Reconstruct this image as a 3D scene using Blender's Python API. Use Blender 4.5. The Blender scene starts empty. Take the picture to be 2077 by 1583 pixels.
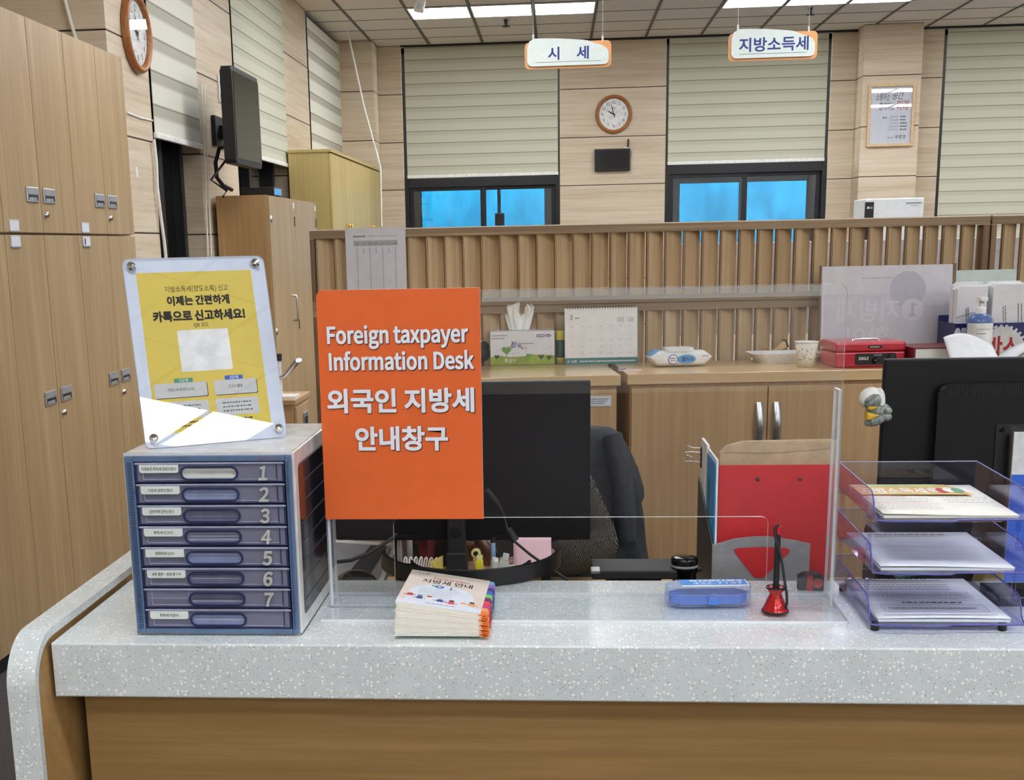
import bpy, bmesh, math, random
from mathutils import Matrix, Vector
random.seed(7)
SC = bpy.context.scene
COL = SC.collection
PI = math.pi
# ------------------------------------------------------------------ camera
F, YAW, PIT, ROL, PX, PY = 2500.0, -8.55804139e-02, 2.10816557e-01, 2.15980260e-02, 923.122, 1030.664
W, H = 2077.0, 1583.0
EYE = Vector((0, 0, 1.52))
def cam_axes():
    cy, sy, cp, sp, cr, sr = math.cos(YAW), math.sin(YAW), math.cos(PIT), math.sin(PIT), math.cos(ROL), math.sin(ROL)
    fwd = Vector((sy * cp, cy * cp, -sp)); rt = Vector((cy, -sy, 0)); dn = fwd.cross(rt)
    return cr * rt + sr * dn, -sr * rt + cr * dn, fwd
RT, DN, FW = cam_axes()
def at(px, py, x=None, y=None, z=None):
    """a spot of the photograph, taken to the known plane it stands on"""
    d = RT * ((px - PX) / F) + DN * ((py - PY) / F) + FW
    t = (x - EYE.x) / d.x if x is not None else (y - EYE.y) / d.y if y is not None else (z - EYE.z) / d.z
    return EYE + d * t
cd = bpy.data.cameras.new('camera'); cam = bpy.data.objects.new('camera', cd); COL.objects.link(cam)
cd.sensor_width = 36.0; cd.sensor_fit = 'HORIZONTAL'; cd.lens = 36.0 * F / W
cd.shift_x = (W / 2 - PX) / W; cd.shift_y = (PY - H / 2) / W
cd.clip_start = 0.05; cd.clip_end = 200
m = Matrix.Identity(4)
for i in range(3):
    m[i][0] = RT[i]; m[i][1] = -DN[i]; m[i][2] = -FW[i]; m[i][3] = EYE[i]
cam.matrix_world = m
SC.camera = cam
# ------------------------------------------------------------------ materials
def lin(c):
    def g(v):
        v /= 255.0
        return v / 12.92 if v <= 0.04045 else ((v + 0.055) / 1.055) ** 2.4
    return (g(c[0]), g(c[1]), g(c[2]), 1.0)
class N:
    def __init__(s, name):
        s.m = bpy.data.materials.new(name); s.m.use_nodes = True
        s.t = s.m.node_tree; s.t.nodes.clear()
        s.out = s.n('ShaderNodeOutputMaterial')
    def n(s, typ, **k):
        o = s.t.nodes.new(typ)
        for a, b in k.items(): setattr(o, a, b)
        return o
    def l(s, a, b): s.t.links.new(a, b)
    def bsdf(s, color=None, rough=.5, metal=0, spec=.5, coat=0):
        b = s.n('ShaderNodeBsdfPrincipled')
        b.inputs['Roughness'].default_value = rough; b.inputs['Metallic'].default_value = metal
        b.inputs['Specular IOR Level'].default_value = spec; b.inputs['Coat Weight'].default_value = coat
        if color is not None: b.inputs['Base Color'].default_value = lin(color)
        s.l(b.outputs[0], s.out.inputs[0]); s.b = b
        return b
    def coord(s, scale=(1, 1, 1), rnd=True, rot=(0, 0, 0)):
        tc = s.n('ShaderNodeTexCoord'); mp = s.n('ShaderNodeMapping')
        mp.inputs['Scale'].default_value = scale; mp.inputs['Rotation'].default_value = rot
        s.l(tc.outputs['Object'], mp.inputs['Vector'])
        if rnd:
            oi = s.n('ShaderNodeObjectInfo'); mu = s.n('ShaderNodeMath', operation='MULTIPLY'); mu.inputs[1].default_value = 37.0
            s.l(oi.outputs['Random'], mu.inputs[0]); s.l(mu.outputs[0], mp.inputs['Location'])
        return mp.outputs[0]
    def noise(s, vec, scale=5, detail=4, rough=.6, dist=0):
        n = s.n('ShaderNodeTexNoise'); n.inputs['Scale'].default_value = scale; n.inputs['Detail'].default_value = detail
        n.inputs['Roughness'].default_value = rough; n.inputs['Distortion'].default_value = dist
        s.l(vec, n.inputs['Vector']); return n.outputs['Fac']
    def ramp(s, fac, stops, interp='LINEAR'):
        r = s.n('ShaderNodeValToRGB'); r.color_ramp.interpolation = interp
        el = r.color_ramp.elements
        while len(el) < len(stops): el.new(.5)
        for e, (p, c) in zip(el, stops): e.position = p; e.color = lin(c)
        s.l(fac, r.inputs[0]); return r.outputs[0]
    def math(s, op, a, b=None, c=None):
        q = s.n('ShaderNodeMath', operation=op)
        for i, v in enumerate((a, b, c)):
            if v is None: continue
            if isinstance(v, (int, float)): q.inputs[i].default_value = v
            else: s.l(v, q.inputs[i])
        return q.outputs[0]
    def mix(s, fac, a, b, blend='MIX'):
        q = s.n('ShaderNodeMix', data_type='RGBA', blend_type=blend)
        for i, v in ((0, fac), (6, a), (7, b)):
            if isinstance(v, (int, float)): q.inputs[i].default_value = v
            elif isinstance(v, tuple): q.inputs[i].default_value = lin(v)
            else: s.l(v, q.inputs[i])
        return q.outputs[2]
    def fres(s, ior):
        # the same mirror strength from either side of a thin clear wall
        g = s.n('ShaderNodeNewGeometry'); f = s.n('ShaderNodeFresnel')
        s.l(s.math('ADD', s.math('MULTIPLY', g.outputs['Backfacing'], 1 / ior - ior), ior), f.inputs[0])
        return f.outputs[0]
    def bump(s, h, strength=.2, dist=.002):
        b = s.n('ShaderNodeBump'); b.inputs['Strength'].default_value = strength; b.inputs['Distance'].default_value = dist
        s.l(h, b.inputs['Height']); s.l(b.outputs[0], s.b.inputs['Normal'])
MT = {}
def plain(name, c, rough=.5, metal=0, spec=.5, var=.06, coat=0, scale=30):
    """a painted / moulded surface with a faint uneven tone and grain"""
    k = N(name); k.bsdf(c, rough, metal, spec, coat)
    v = k.noise(k.coord(), scale, 3)
    d = tuple(max(0, int(q * (1 - var))) for q in c); u = tuple(min(255, int(q * (1 + var))) for q in c)
    k.l(k.ramp(v, [(.3, d), (.7, u)]), k.b.inputs['Base Color'])
    MT[name] = k.m; return k.m
def wood(name, light, dark, axis='z', rough=.4, fine=70, coarse=9, spec=.4, mid=None):
    k = N(name); k.bsdf(light, rough, 0, spec)
    def sc(f, a): return tuple(a if ax == axis else f for ax in 'xyz')
    v1 = k.noise(k.coord(sc(fine, 1.6)), 1, 5, .65)
    v2 = k.noise(k.coord(sc(coarse, .7)), 1, 3, .5, .6)
    f = k.math('ADD', k.math('MULTIPLY', v1, .55), k.math('MULTIPLY', v2, .45))
    col = k.ramp(f, [(.33, dark), (.52, mid or tuple((a + b) // 2 for a, b in zip(light, dark))), (.64, light)])
    k.l(col, k.b.inputs['Base Color']); k.bump(v1, .06, .001)
    MT[name] = k.m; return k.m
def clear(name, tint=(250, 252, 255), ior=1.49, rough=0.0, gain=1.0):
    k = N(name)
    tr = k.n('ShaderNodeBsdfTransparent'); tr.inputs[0].default_value = lin(tint)
    gl = k.n('ShaderNodeBsdfGlossy'); gl.inputs['Roughness'].default_value = rough; gl.inputs[0].default_value = (1, 1, 1, 1)
    fr = k.fres(ior)
    mx = k.n('ShaderNodeMixShader')
    fac = k.math('MULTIPLY', fr, gain)
    k.l(fac, mx.inputs[0]); k.l(tr.outputs[0], mx.inputs[1]); k.l(gl.outputs[0], mx.inputs[2]); k.l(mx.outputs[0], k.out.inputs[0])
    MT[name] = k.m; return k.m
def milky(name, tint, c, amount=.35, rough=.15, ior=1.49):
    """clear plastic with some body colour of its own"""
    k = N(name); b = k.bsdf(c, rough)
    tr = k.n('ShaderNodeBsdfTransparent'); tr.inputs[0].default_value = lin(tint)
    mx = k.n('ShaderNodeMixShader')
    fac = k.math('MINIMUM', k.math('ADD', k.fres(ior), amount), 1.0)
    k.l(fac, mx.inputs[0]); k.l(tr.outputs[0], mx.inputs[1]); k.l(b.outputs[0], mx.inputs[2]); k.l(mx.outputs[0], k.out.inputs[0])
    MT[name] = k.m; return k.m
def glow(name, c, s):
    k = N(name); e = k.n('ShaderNodeEmission'); e.inputs[0].default_value = lin(c); e.inputs[1].default_value = s
    k.l(e.outputs[0], k.out.inputs[0]); MT[name] = k.m; return k.m

wood('beech', (190, 163, 123), (160, 133, 95), 'z', .38, 60, 8)                   # lockers
wood('beech_side', (190, 154, 108), (164, 126, 84), 'z', .4, 50, 7)
wood('beech_front', (188, 152, 100), (158, 124, 76), 'x', .42, 55, 7)              # counter front board
wood('oak_cabinet', (206, 173, 130), (176, 144, 104), 'z', .4, 60, 8)
wood('maple_top', (222, 192, 146), (204, 172, 124), 'x', .16, 45, 6, .6)
wood('pale_wood', (206, 184, 122), (186, 164, 104), 'z', .45, 50, 6)
wood('ply_face', (212, 188, 152), (176, 150, 114), 'z', .5, 60, 10)
wood('ply_edge', (172, 150, 120), (120, 99, 76), 'x', .6, 130, 14)
wood('ply_edge_up', (160, 130, 98), (100, 76, 54), 'z', .6, 160, 14)
wood('clock_wood', (178, 118, 68), (146, 88, 46), 'x', .35, 40, 12)
plain('white', (238, 238, 236), .45); plain('paper', (240, 240, 240), .7, var=.02); plain('cool_white', (226, 230, 240), .35, var=.02)
plain('black', (24, 24, 26), .45); plain('black_gloss', (12, 12, 14), .12, var=.02); plain('black_matte', (30, 31, 34), .62)
plain('dark_frame', (30, 30, 34), .35, spec=.4); plain('ink', (22, 22, 24), .7, var=.02)
plain('grey_ink', (120, 122, 126), .7, var=.02); plain('pale_ink', (170, 172, 176), .7, var=.02)
plain('blue_ink', (28, 62, 140), .6, var=.02); plain('red_ink', (180, 40, 40), .6, var=.02)
plain('alu', (196, 198, 202), .3, .9); plain('chrome', (226, 228, 232), .08, 1.0, var=.02); plain('grey_plastic', (150, 152, 156), .45)
plain('light_grey', (206, 208, 210), .4); plain('red', (178, 32, 42), .35); plain('brass', (200, 160, 80), .3, .9)
plain('beige_wall', (240, 236, 228), .8)
# counter stone: pale solid surface with white and dark chips
def stone(name, base, low):
    k = N(name); k.bsdf(base, .22, 0, .5)
    vec = k.coord(rnd=False)
    def chips(scale, size, keep):
        v = k.n('ShaderNodeTexVoronoi'); v.inputs['Scale'].default_value = scale; k.l(vec, v.inputs['Vector'])
        sp = k.n('ShaderNodeSeparateColor'); k.l(v.outputs['Color'], sp.inputs[0])
        a = k.math('LESS_THAN', v.outputs['Distance'], size); b = k.math('GREATER_THAN', sp.outputs[0], keep)
        return k.math('MULTIPLY', a, b)
    c = k.ramp(k.noise(vec, 14, 5), [(.3, low), (.7, base)])
    c = k.mix(chips(150, .34, .55), c, (252, 252, 250)); c = k.mix(chips(300, .3, .7), c, (184, 186, 182)); c = k.mix(chips(240, .24, .88), c, (146, 144, 140))
    k.l(c, k.b.inputs['Base Color']); MT[name] = k.m
stone('stone', (222, 231, 233), (208, 217, 219))
# travertine look wall boards with dark joints every 52 cm
def wallboards():
    k = N('wall_boards'); k.bsdf((205, 184, 156), .55, 0, .3)
    v1 = k.noise(k.coord((1.2, 1.2, 45), False), 1, 5, .7); v2 = k.noise(k.coord((.6, .6, 9), False), 1, 4, .6, .4); v3 = k.noise(k.coord((40, 40, 300), False), 1, 2)
    f = k.math('ADD', k.math('ADD', k.math('MULTIPLY', v1, .45), k.math('MULTIPLY', v2, .4)), k.math('MULTIPLY', v3, .15))
    col = k.ramp(f, [(.34, (182, 162, 136)), (.5, (208, 192, 168)), (.66, (222, 209, 188))])
    tc = k.n('ShaderNodeTexCoord'); sp = k.n('ShaderNodeSeparateXYZ'); k.l(tc.outputs['Object'], sp.inputs[0])
    w = k.math('ABSOLUTE', k.math('SUBTRACT', k.math('FRACT', k.math('ADD', k.math('DIVIDE', k.math('SUBTRACT', sp.outputs[2], 2.14), .52), .5)), .5))
    j = k.math('LESS_THAN', w, .009)
    k.l(k.mix(j, col, (52, 40, 32)), k.b.inputs['Base Color']); k.bump(k.math('SUBTRACT', 1, j), .4, .004)
    MT['wall_boards'] = k.m
wallboards()
def blindmat(name, pitch, band, sheer, line):
    k = N(name); k.bsdf((214, 212, 192), .8, 0, .2)
    tc = k.n('ShaderNodeTexCoord'); sp = k.n('ShaderNodeSeparateXYZ'); k.l(tc.outputs['Object'], sp.inputs[0])
    fr = k.math('FRACT', k.math('DIVIDE', sp.outputs[2], pitch))
    c = k.ramp(fr, [(0, line), (.05, band), (.58, band), (.7, sheer), (.96, sheer), (.985, line)])
    wv = k.noise(k.coord((400, 400, 900), False), 1, 2)
    c = k.mix(k.math('MULTIPLY', wv, .22), c, (170, 168, 150))
    k.l(c, k.b.inputs['Base Color']); MT[name] = k.m
blindmat('blind_fabric', .128, (210, 209, 191), (198, 197, 178), (116, 116, 102))
blindmat('blind_fabric_open', .19, (222, 220, 208), (178, 174, 160), (130, 126, 114))
def carpet():
    k = N('carpet'); k.bsdf((84, 80, 80), .95, 0, .1)
    k.l(k.ramp(k.noise(k.coord((1, 1, 1), False), 160, 3), [(.3, (58, 55, 56)), (.7, (104, 98, 98))]), k.b.inputs['Base Color']); MT['carpet'] = k.m
carpet()
def ceil_tile():
    k = N('ceiling_tile'); k.bsdf((206, 200, 190), .9, 0, .1)
    k.l(k.ramp(k.noise(k.coord((1, 1, 1), False), 90, 4, .7), [(.3, (222, 216, 208)), (.7, (238, 234, 228))]), k.b.inputs['Base Color']); MT['ceiling_tile'] = k.m
ceil_tile()
clear('acrylic', (252, 253, 254), 1.49, 0, .8); clear('acrylic_base', (253, 254, 255), 1.49, 0, .4); clear('acrylic_edge_clear', (235, 240, 244), 1.6, .1, 1.6); clear('window_glass', (150, 158, 165), 1.5, 0, 1.6)
plain('acrylic_edge', (228, 232, 236), .25, var=.02)
LAMP = 13.0
glow('lamp_panel', (250, 252, 255), LAMP)
def translucent(name, c, mixd=.5):
    k = N(name)
    a = k.n('ShaderNodeBsdfTranslucent'); a.inputs[0].default_value = lin(c)
    b = k.n('ShaderNodeBsdfDiffuse'); 
    col = k.ramp(k.noise(k.coord((1, 1, .5)), 4, 4, .6, .6), [(.3, tuple(int(v * .86) for v in c)), (.75, tuple(min(255, int(v * 1.1 + 6)) for v in c))])
    k.l(col, a.inputs[0]); k.l(col, b.inputs[0])
    mx = k.n('ShaderNodeMixShader'); mx.inputs[0].default_value = mixd
    k.l(a.outputs[0], mx.inputs[1]); k.l(b.outputs[0], mx.inputs[2]); k.l(mx.outputs[0], k.out.inputs[0]); MT[name] = k.m
translucent('blue_sheet', (66, 190, 232), .35)
# ------------------------------------------------------------------ mesh helpers
XZ = Matrix(((1, 0, 0, 0), (0, 0, 1, 0), (0, 1, 0, 0), (0, 0, 0, 1)))       # outline drawn in x,z; pushed along +y
def T(x=0, y=0, z=0): return Matrix.Translation((x, y, z))
def RX(a): return Matrix.Rotation(math.radians(a), 4, 'X')
def RY(a): return Matrix.Rotation(math.radians(a), 4, 'Y')
def RZ(a): return Matrix.Rotation(math.radians(a), 4, 'Z')
def rrect(x0, x1, y0, y1, r, n=5, only=None):
    pts = []
    for i, (cx, cy, a0) in enumerate(((x1 - r, y1 - r, 0), (x0 + r, y1 - r, 90), (x0 + r, y0 + r, 180), (x1 - r, y0 + r, 270))):
        if only is not None and i not in only:
            pts.append(((x1, x0, x0, x1)[i], (y1, y1, y0, y0)[i])); continue
        for k in range(n + 1):
            a = math.radians(a0 + 90 * k / n); pts.append((cx + r * math.cos(a), cy + r * math.sin(a)))
    return pts
def circ(r, n=24, cx=0, cy=0, ry=None): return [(cx + r * math.cos(2 * PI * k / n), cy + (ry or r) * math.sin(2 * PI * k / n)) for k in range(n)]
class MB:
    def __init__(s): s.v = []; s.f = []; s.mi = []; s.sm = []; s.mats = []
    def mid(s, mt):
        if mt not in s.mats: s.mats.append(mt)
        return s.mats.index(mt)
    def add(s, vs, fs, mt, M=None, smooth=False):
        o = len(s.v); i = s.mid(mt)
        s.v += [tuple(M @ Vector(p)) if M is not None else tuple(p) for p in vs]
        s.f += [[o + k for k in q] for q in fs]; s.mi += [i] * len(fs); s.sm += [smooth] * len(fs); return s
    def bm(s, bm, mt, M=None, smooth=False):
        bm.verts.index_update()
        s.add([v.co.copy() for v in bm.verts], [[v.index for v in f.verts] for f in bm.faces], mt, M, smooth); bm.free(); return s
    def box(s, x0, x1, y0, y1, z0, z1, mt, bev=0, M=None, seg=2):
        b = bmesh.new(); bmesh.ops.create_cube(b, size=1)
        for v in b.verts: v.co = Vector(((x0 + x1) / 2 + v.co.x * (x1 - x0), (y0 + y1) / 2 + v.co.y * (y1 - y0), (z0 + z1) / 2 + v.co.z * (z1 - z0)))
        if bev: bmesh.ops.bevel(b, geom=b.edges[:], offset=bev, segments=seg, affect='EDGES', profile=.5)
        return s.bm(b, mt, M)
    def prism(s, pts, d0, d1, mt, M=XZ, bev=0, side=None):
        """outline pushed from d0 to d1 along the third axis"""
        n = len(pts); vs = [(p[0], p[1], d0) for p in pts] + [(p[0], p[1], d1) for p in pts]
        fs = [list(range(n))[::-1], list(range(n, 2 * n))]
        sd = [[k, (k + 1) % n, n + (k + 1) % n, n + k] for k in range(n)]
        if bev:
            b = bmesh.new(); bv = [b.verts.new(v) for v in vs]
            caps = [b.faces.new([bv[k] for k in f]) for f in fs]
            for f in sd: b.faces.new([bv[k] for k in f])
            ed = set(e for f in caps for e in f.edges)
            bmesh.ops.bevel(b, geom=list(ed), offset=bev, segments=2, affect='EDGES', profile=.5)
            bmesh.ops.recalc_face_normals(b, faces=b.faces)
            return s.bm(b, mt, M)
        s.add(vs, fs, mt, M); s.add(vs, sd, side or mt, M); return s
    def flat(s, pts, d, mt, M=XZ): return s.add([(p[0], p[1], d) for p in pts], [list(range(len(pts)))], mt, M)
    def tube(s, pts, r, mt, n=10, M=None, caps=True, flatten=None):
        pts = [Vector(p) for p in pts]; rs = r if isinstance(r, (list, tuple)) else [r] * len(pts)
        vs = []; up = None
        for i, p in enumerate(pts):
            t = (pts[min(i + 1, len(pts) - 1)] - pts[max(i - 1, 0)]).normalized()
            if up is None: up = Vector((0, 0, 1)) if abs(t.z) < .9 else Vector((1, 0, 0))
            a = t.cross(up).normalized(); up = a.cross(t).normalized()
            for k in range(n):
                an = 2 * PI * k / n; q = (a * math.cos(an) + up * math.sin(an) * (flatten or 1)) * rs[i]; vs.append(p + q)
        fs = [[i * n + k, i * n + (k + 1) % n, (i + 1) * n + (k + 1) % n, (i + 1) * n + k] for i in range(len(pts) - 1) for k in range(n)]
        s.add(vs, fs, mt, M, True)
        if caps: s.add(vs[:n], [list(range(n))[::-1]], mt, M); s.add(vs[-n:], [list(range(n))], mt, M)
        return s
    def lathe(s, prof, mt, n=28, M=None, smooth=True):
        vs = [(r * math.cos(2 * PI * k / n), r * math.sin(2 * PI * k / n), z) for r, z in prof for k in range(n)]
        fs = [[i * n + k, i * n + (k + 1) % n, (i + 1) * n + (k + 1) % n, (i + 1) * n + k] for i in range(len(prof) - 1) for k in range(n)]
        return s.add(vs, fs, mt, M, smooth)
    def ball(s, r, mt, M=None, u=16, v=10):
        b = bmesh.new(); bmesh.ops.create_uvsphere(b, u_segments=u, v_segments=v, radius=1)
        for q in b.verts: q.co = Vector((q.co.x * r[0], q.co.y * r[1], q.co.z * r[2]))
        return s.bm(b, mt, M, True)
    def grid(s, fn, nu, nv, mt, M=None, thick=0, smooth=True):
        vs = [Vector(fn(i / nu, j / nv)) for j in range(nv + 1) for i in range(nu + 1)]
        q = lambda i, j: j * (nu + 1) + i
        fs = [[q(i, j), q(i + 1, j), q(i + 1, j + 1), q(i, j + 1)] for j in range(nv) for i in range(nu)]
        if not thick: return s.add(vs, fs, mt, M, smooth)
        b = bmesh.new(); bv = [b.verts.new(v) for v in vs]
        for f in fs: b.faces.new([bv[k] for k in f])
        bmesh.ops.recalc_face_normals(b, faces=b.faces); bmesh.ops.solidify(b, geom=b.faces[:], thickness=thick)
        return s.bm(b, mt, M, smooth)
    def text(s, st, h, x, z, y, mt, w=None, align='C', bold=0, depth=0, M=XZ, shear=0, sx=1, heavy=0):
        """lettering of body height h; x, z = baseline centre (or left); drawn on the plane y"""
        if heavy:
            for kk, (dx, dz) in enumerate(((heavy, 0), (-heavy, 0), (0, heavy), (0, -heavy), (heavy * .7, heavy * .7), (-heavy * .7, heavy * .7), (heavy * .7, -heavy * .7), (-heavy * .7, -heavy * .7))): s.text(st, h, x + dx, z + dz, y - (kk + 1) * 5e-5, mt, w, align, bold, 0, M, shear, sx)
        vs, fs, bb = glyphs(st, bold, shear)
        k = h; kx = (w / max(1e-6, bb[1] - bb[0])) if w else k * sx
        ox = -(bb[0] + bb[1]) / 2 if align == 'C' else -bb[0] if align == 'L' else -bb[1]
        L = [(x + (p[0] + ox) * kx, z + p[1] * k, y) for p in vs]
        if depth:
            n = len(L); s.add(L, fs, mt, M)
            # rim
            cnt = {}
            for f in fs:
                for a, b_ in zip(f, f[1:] + f[:1]): cnt[(a, b_)] = 1
            rim = [e for e in cnt if (e[1], e[0]) not in cnt]
            s.add(L + [(p[0], p[1], p[2] + depth) for p in L], [[a, b_, n + b_, n + a] for a, b_ in rim], mt, M)
            return s
        return s.add(L, fs, mt, M)
    def dashes(s, x0, x1, z, h, y, mt, M=XZ, rnd=None, gap=.5):
        """a line of print too small to read: short strokes of uneven length"""
        rnd = rnd or random; x = x0
        while x < x1 - h:
            L = h * rnd.uniform(.7, 2.2); e = min(x1, x + L)
            s.flat([(x, z), (e, z), (e, z + h), (x, z + h)], y, mt, M); x = e + h * gap * rnd.uniform(.6, 1.5)
        return s
    def line(s, x0, x1, z0, z1, y, mt, M=XZ): return s.flat([(x0, z0), (x1, z0), (x1, z1), (x0, z1)], y, mt, M)
    def mesh(s, name):
        me = bpy.data.meshes.new(name); me.from_pydata(s.v, [], s.f)
        for mt in s.mats: me.materials.append(MT[mt])
        me.polygons.foreach_set('material_index', s.mi); me.polygons.foreach_set('use_smooth', s.sm); me.update()
        return me
    def build(s, name, parent=None, loc=None, rot=None):
        o = bpy.data.objects.new(name, s.mesh(name)); COL.objects.link(o)
        if parent: o.parent = parent
        if loc: o.location = loc
        if rot: o.rotation_euler = rot
        return o
GL = {}
import os
FONT = None
try:
    FONT = bpy.data.fonts.load(os.path.join(bpy.utils.resource_path('LOCAL'), 'datafiles', 'fonts', 'Noto Sans CJK Regular.woff2'))
except Exception:
    FONT = None
REF = []
def unit():
    # one body height for every lettering, whatever the font file's own scale
    if not REF:
        REF.append(1.0); v = glyphs('H')[0]; hh = max(p[1] for p in v) - min(p[1] for p in v); GL.clear(); REF[0] = .733 / hh
    return REF[0]
def glyphs(st, bold=0, shear=0):
    u = unit() if (REF or st != 'H') else 1.0
    key = (st, bold, shear)
    if key not in GL:
        cu = bpy.data.curves.new('lettering', 'FONT'); cu.body = st; cu.size = 1; cu.resolution_u = 6; cu.offset = bold * .6 / u; cu.shear = shear
        if FONT: cu.font = FONT
        o = bpy.data.objects.new('lettering', cu); me = o.to_mesh()
        vs = [tuple(v.co * u) for v in me.vertices]; fs = [list(p.vertices) for p in me.polygons]
        xs = [v[0] for v in vs] or [0, 1]
        GL[key] = (vs, fs, (min(xs), max(xs))); o.to_mesh_clear(); bpy.data.objects.remove(o); bpy.data.curves.remove(cu)
    return GL[key]
def tag(o, label, cat, group=None, kind=None):
    o['label'] = label; o['category'] = cat
    if group: o['group'] = group
    if kind: o['kind'] = kind
    return o
def thing(name, label, cat, loc=(0, 0, 0), rz=0, group=None):
    o = bpy.data.objects.new(name, None); COL.objects.link(o); o.empty_display_size = .05
    o.location = loc; o.rotation_euler = (0, 0, math.radians(rz)); return tag(o, label, cat, group)
def struct(name, mb, parent=None):
    o = mb.build(name, parent)
    if not parent: o['kind'] = 'structure'
    return o
def kids(o): return [c for c in bpy.data.objects if c.parent == o]
def copy_tree(o, parent=None):
    c = o.copy(); COL.objects.link(c)
    if parent: c.parent = parent
    for ch in kids(o): copy_tree(ch, c)
    return c
# ================================================================== the room
ZC = 3.70; XL = -2.355; YB = 14.45; XR = 7.2; YF = -8.4
fl = MB().box(-3.2, XR, YF, YB + .3, -.06, 0, 'carpet'); struct('floor', fl)
ce = struct('ceiling', MB().box(-3.2, XR, YF, YB + .3, ZC, ZC + .06, 'ceiling_tile'))
gb = MB(); plain('grid_bar', (96, 90, 84), .6); plain('seam', (70, 64, 60), .8)
GX = [-2.013 + .597 * k for k in range(0, 16)]; GY = [12.204 + .585 * j for j in range(-35, 4)]
for x in GX: gb.box(x - .014, x + .014, YF, YB, ZC - .006, ZC + .002, 'grid_bar')
for y in GY: gb.box(-2.9, XR, y - .005, y + .005, ZC - .003, ZC + .002, 'seam')
gb.build('ceiling_grid', ce)
# ceiling lamps: rows of three tile-sized luminous panels
for j, y0 in enumerate(12.204 - .585 * k_ for k_ in (0, 4, 8, 12, 20, 25, 29, 33)):
    for x0i in ((1, 6, 11) if j < 5 else (2, 7, 12)):
        x0 = GX[x0i]; x1 = GX[x0i + 3]
        where = 'left' if x0i < 3 else 'middle' if x0i < 9 else 'right'
        lab = {0: 'row of three bright ceiling panels above the %s' % ('left window and the left hanging sign' if x0i == 1 else 'second window and the right hanging sign' if x0i == 6 else 'far right window')}.get(j,
              'three-panel ceiling light in the %s column of lamps, %s row from the back wall' % (where, ('', 'second', 'third', 'fourth', 'fifth', 'sixth', 'seventh', 'eighth')[j]))
        t = thing('ceiling_light', lab, 'light', (x0, y0, ZC - .012), 0, 'ceiling light panels')
        for q in range(3):
            a = q * .597 + .022; b = (q + 1) * .597 - .022
            fr = MB(); fr.box(a - .012, b + .012, .006, .018, -.002, .010, 'light_grey'); fr.box(a - .012, b + .012, .567, .579, -.002, .010, 'light_grey')
            fr.box(a - .012, a, .018, .567, -.002, .010, 'light_grey'); fr.box(b, b + .012, .018, .567, -.002, .010, 'light_grey'); fr.build('lamp_frame', t)
            MB().box(a, b, .018, .567, .002, .010, 'lamp_panel').build('diffuser', t)
# back wall between the windows, corner pillar and column
Z0 = 0
bw = MB()
for a, b in ((-2.9, -1.74), (.03, 1.205), (2.985, 4.17), (5.95, XR)): bw.box(a, b, YB, YB + .3, 0, ZC, 'wall_boards')
for a, b in ((-1.74, .03), (1.205, 2.985), (4.17, 5.95)): bw.box(a, b, YB, YB + .3, 0, 1.0, 'wall_boards')
struct('wall_back', bw)
struct('wall_corner', MB().box(XL, -2.004, 14.04, YB, 0, ZC, 'wall_boards'))
struct('wall_column', MB().box(3.25, 3.855, 14.11, YB, 0, ZC, 'wall_boards'))
# left wall: piers, the recess behind the lockers
lw = MB()
for a, b in ((6.67, 7.335), (8.31, 9.29), (11.03, 12.14), (13.9, YB + .3)): lw.box(XL - .3, XL, a, b, 0, ZC, 'wall_boards')
for a, b in ((7.335, 8.31), (9.29, 11.03), (12.14, 13.9)): lw.box(XL - .3, XL, a, b, 0, .9, 'wall_boards')
lw.box(-3.1, XL - .3, 6.67, 6.9, 0, ZC, 'wall_boards'); lw.box(-3.2, -3.0, YF, 6.67, 0, ZC, 'wall_boards')
struct('wall_left', lw)
struct('wall_right', MB().box(XR, XR + .1, YF, YB + .3, 0, ZC, 'beige_wall'))
struct('wall_front', MB().box(-3.2, XR, YF - .1, YF, 0, ZC, 'beige_wall'))
tr = MB(); tr.box(-1.74, XR, YB - .03, YB, ZC - .022, ZC, 'dark_frame'); struct('pocket_shade_1', tr)  # thin dark strip put in for the shaded pocket gap above the blinds
# ---- back windows
def window(idx, x0, x1, films, zb, lab, sash_x):
    w = bpy.data.objects.new('window_%d' % idx, None); COL.objects.link(w); w['kind'] = 'structure'; w.location = (0, YB, 0)
    f = MB(); z0 = 1.0; zt = ZC - .02
    f.box(x0, x0 + .05, .02, .16, z0, zt, 'dark_frame'); f.box(x1 - .05, x1, .02, .16, z0, zt, 'dark_frame')
    f.box(x0, x1, .02, .16, z0, z0 + .06, 'dark_frame'); f.box(x0 + .05, x1 - .05, .03, .15, zb - .11, zb + .02, 'dark_frame'); f.box(x0, x1, .02, .16, zt - .06, zt, 'dark_frame')
    f.build('window_frame', w)
    for a, b, yy in ((x0 + .05, sash_x + .03, .06), (sash_x - .03, x1 - .05, .09)):
        s = MB(); s.box(a, a + .05, yy, yy + .03, z0 + .06, zb - .11, 'dark_frame', .004); s.box(b - .05, b, yy, yy + .03, z0 + .06, zb - .11, 'dark_frame', .004)
        s.box(a + .05, b - .05, yy, yy + .03, zb - .15, zb - .11, 'dark_frame', .004); s.box(a + .05, b - .05, yy, yy + .03, z0 + .06, z0 + .11, 'dark_frame', .004)
        so = s.build('sash', w); MB().box(a + .05, b - .05, yy + .012, yy + .018, z0 + .11, zb - .15, 'window_glass').build('pane', so)
    return w
window(1, -1.74, .03, None, 2.27, '', -.845)
window(2, 1.205, 2.985, None, 2.345, '', 2.09)
window(3, 4.17, 5.95, None, 1.73, '', 5.06)
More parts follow.
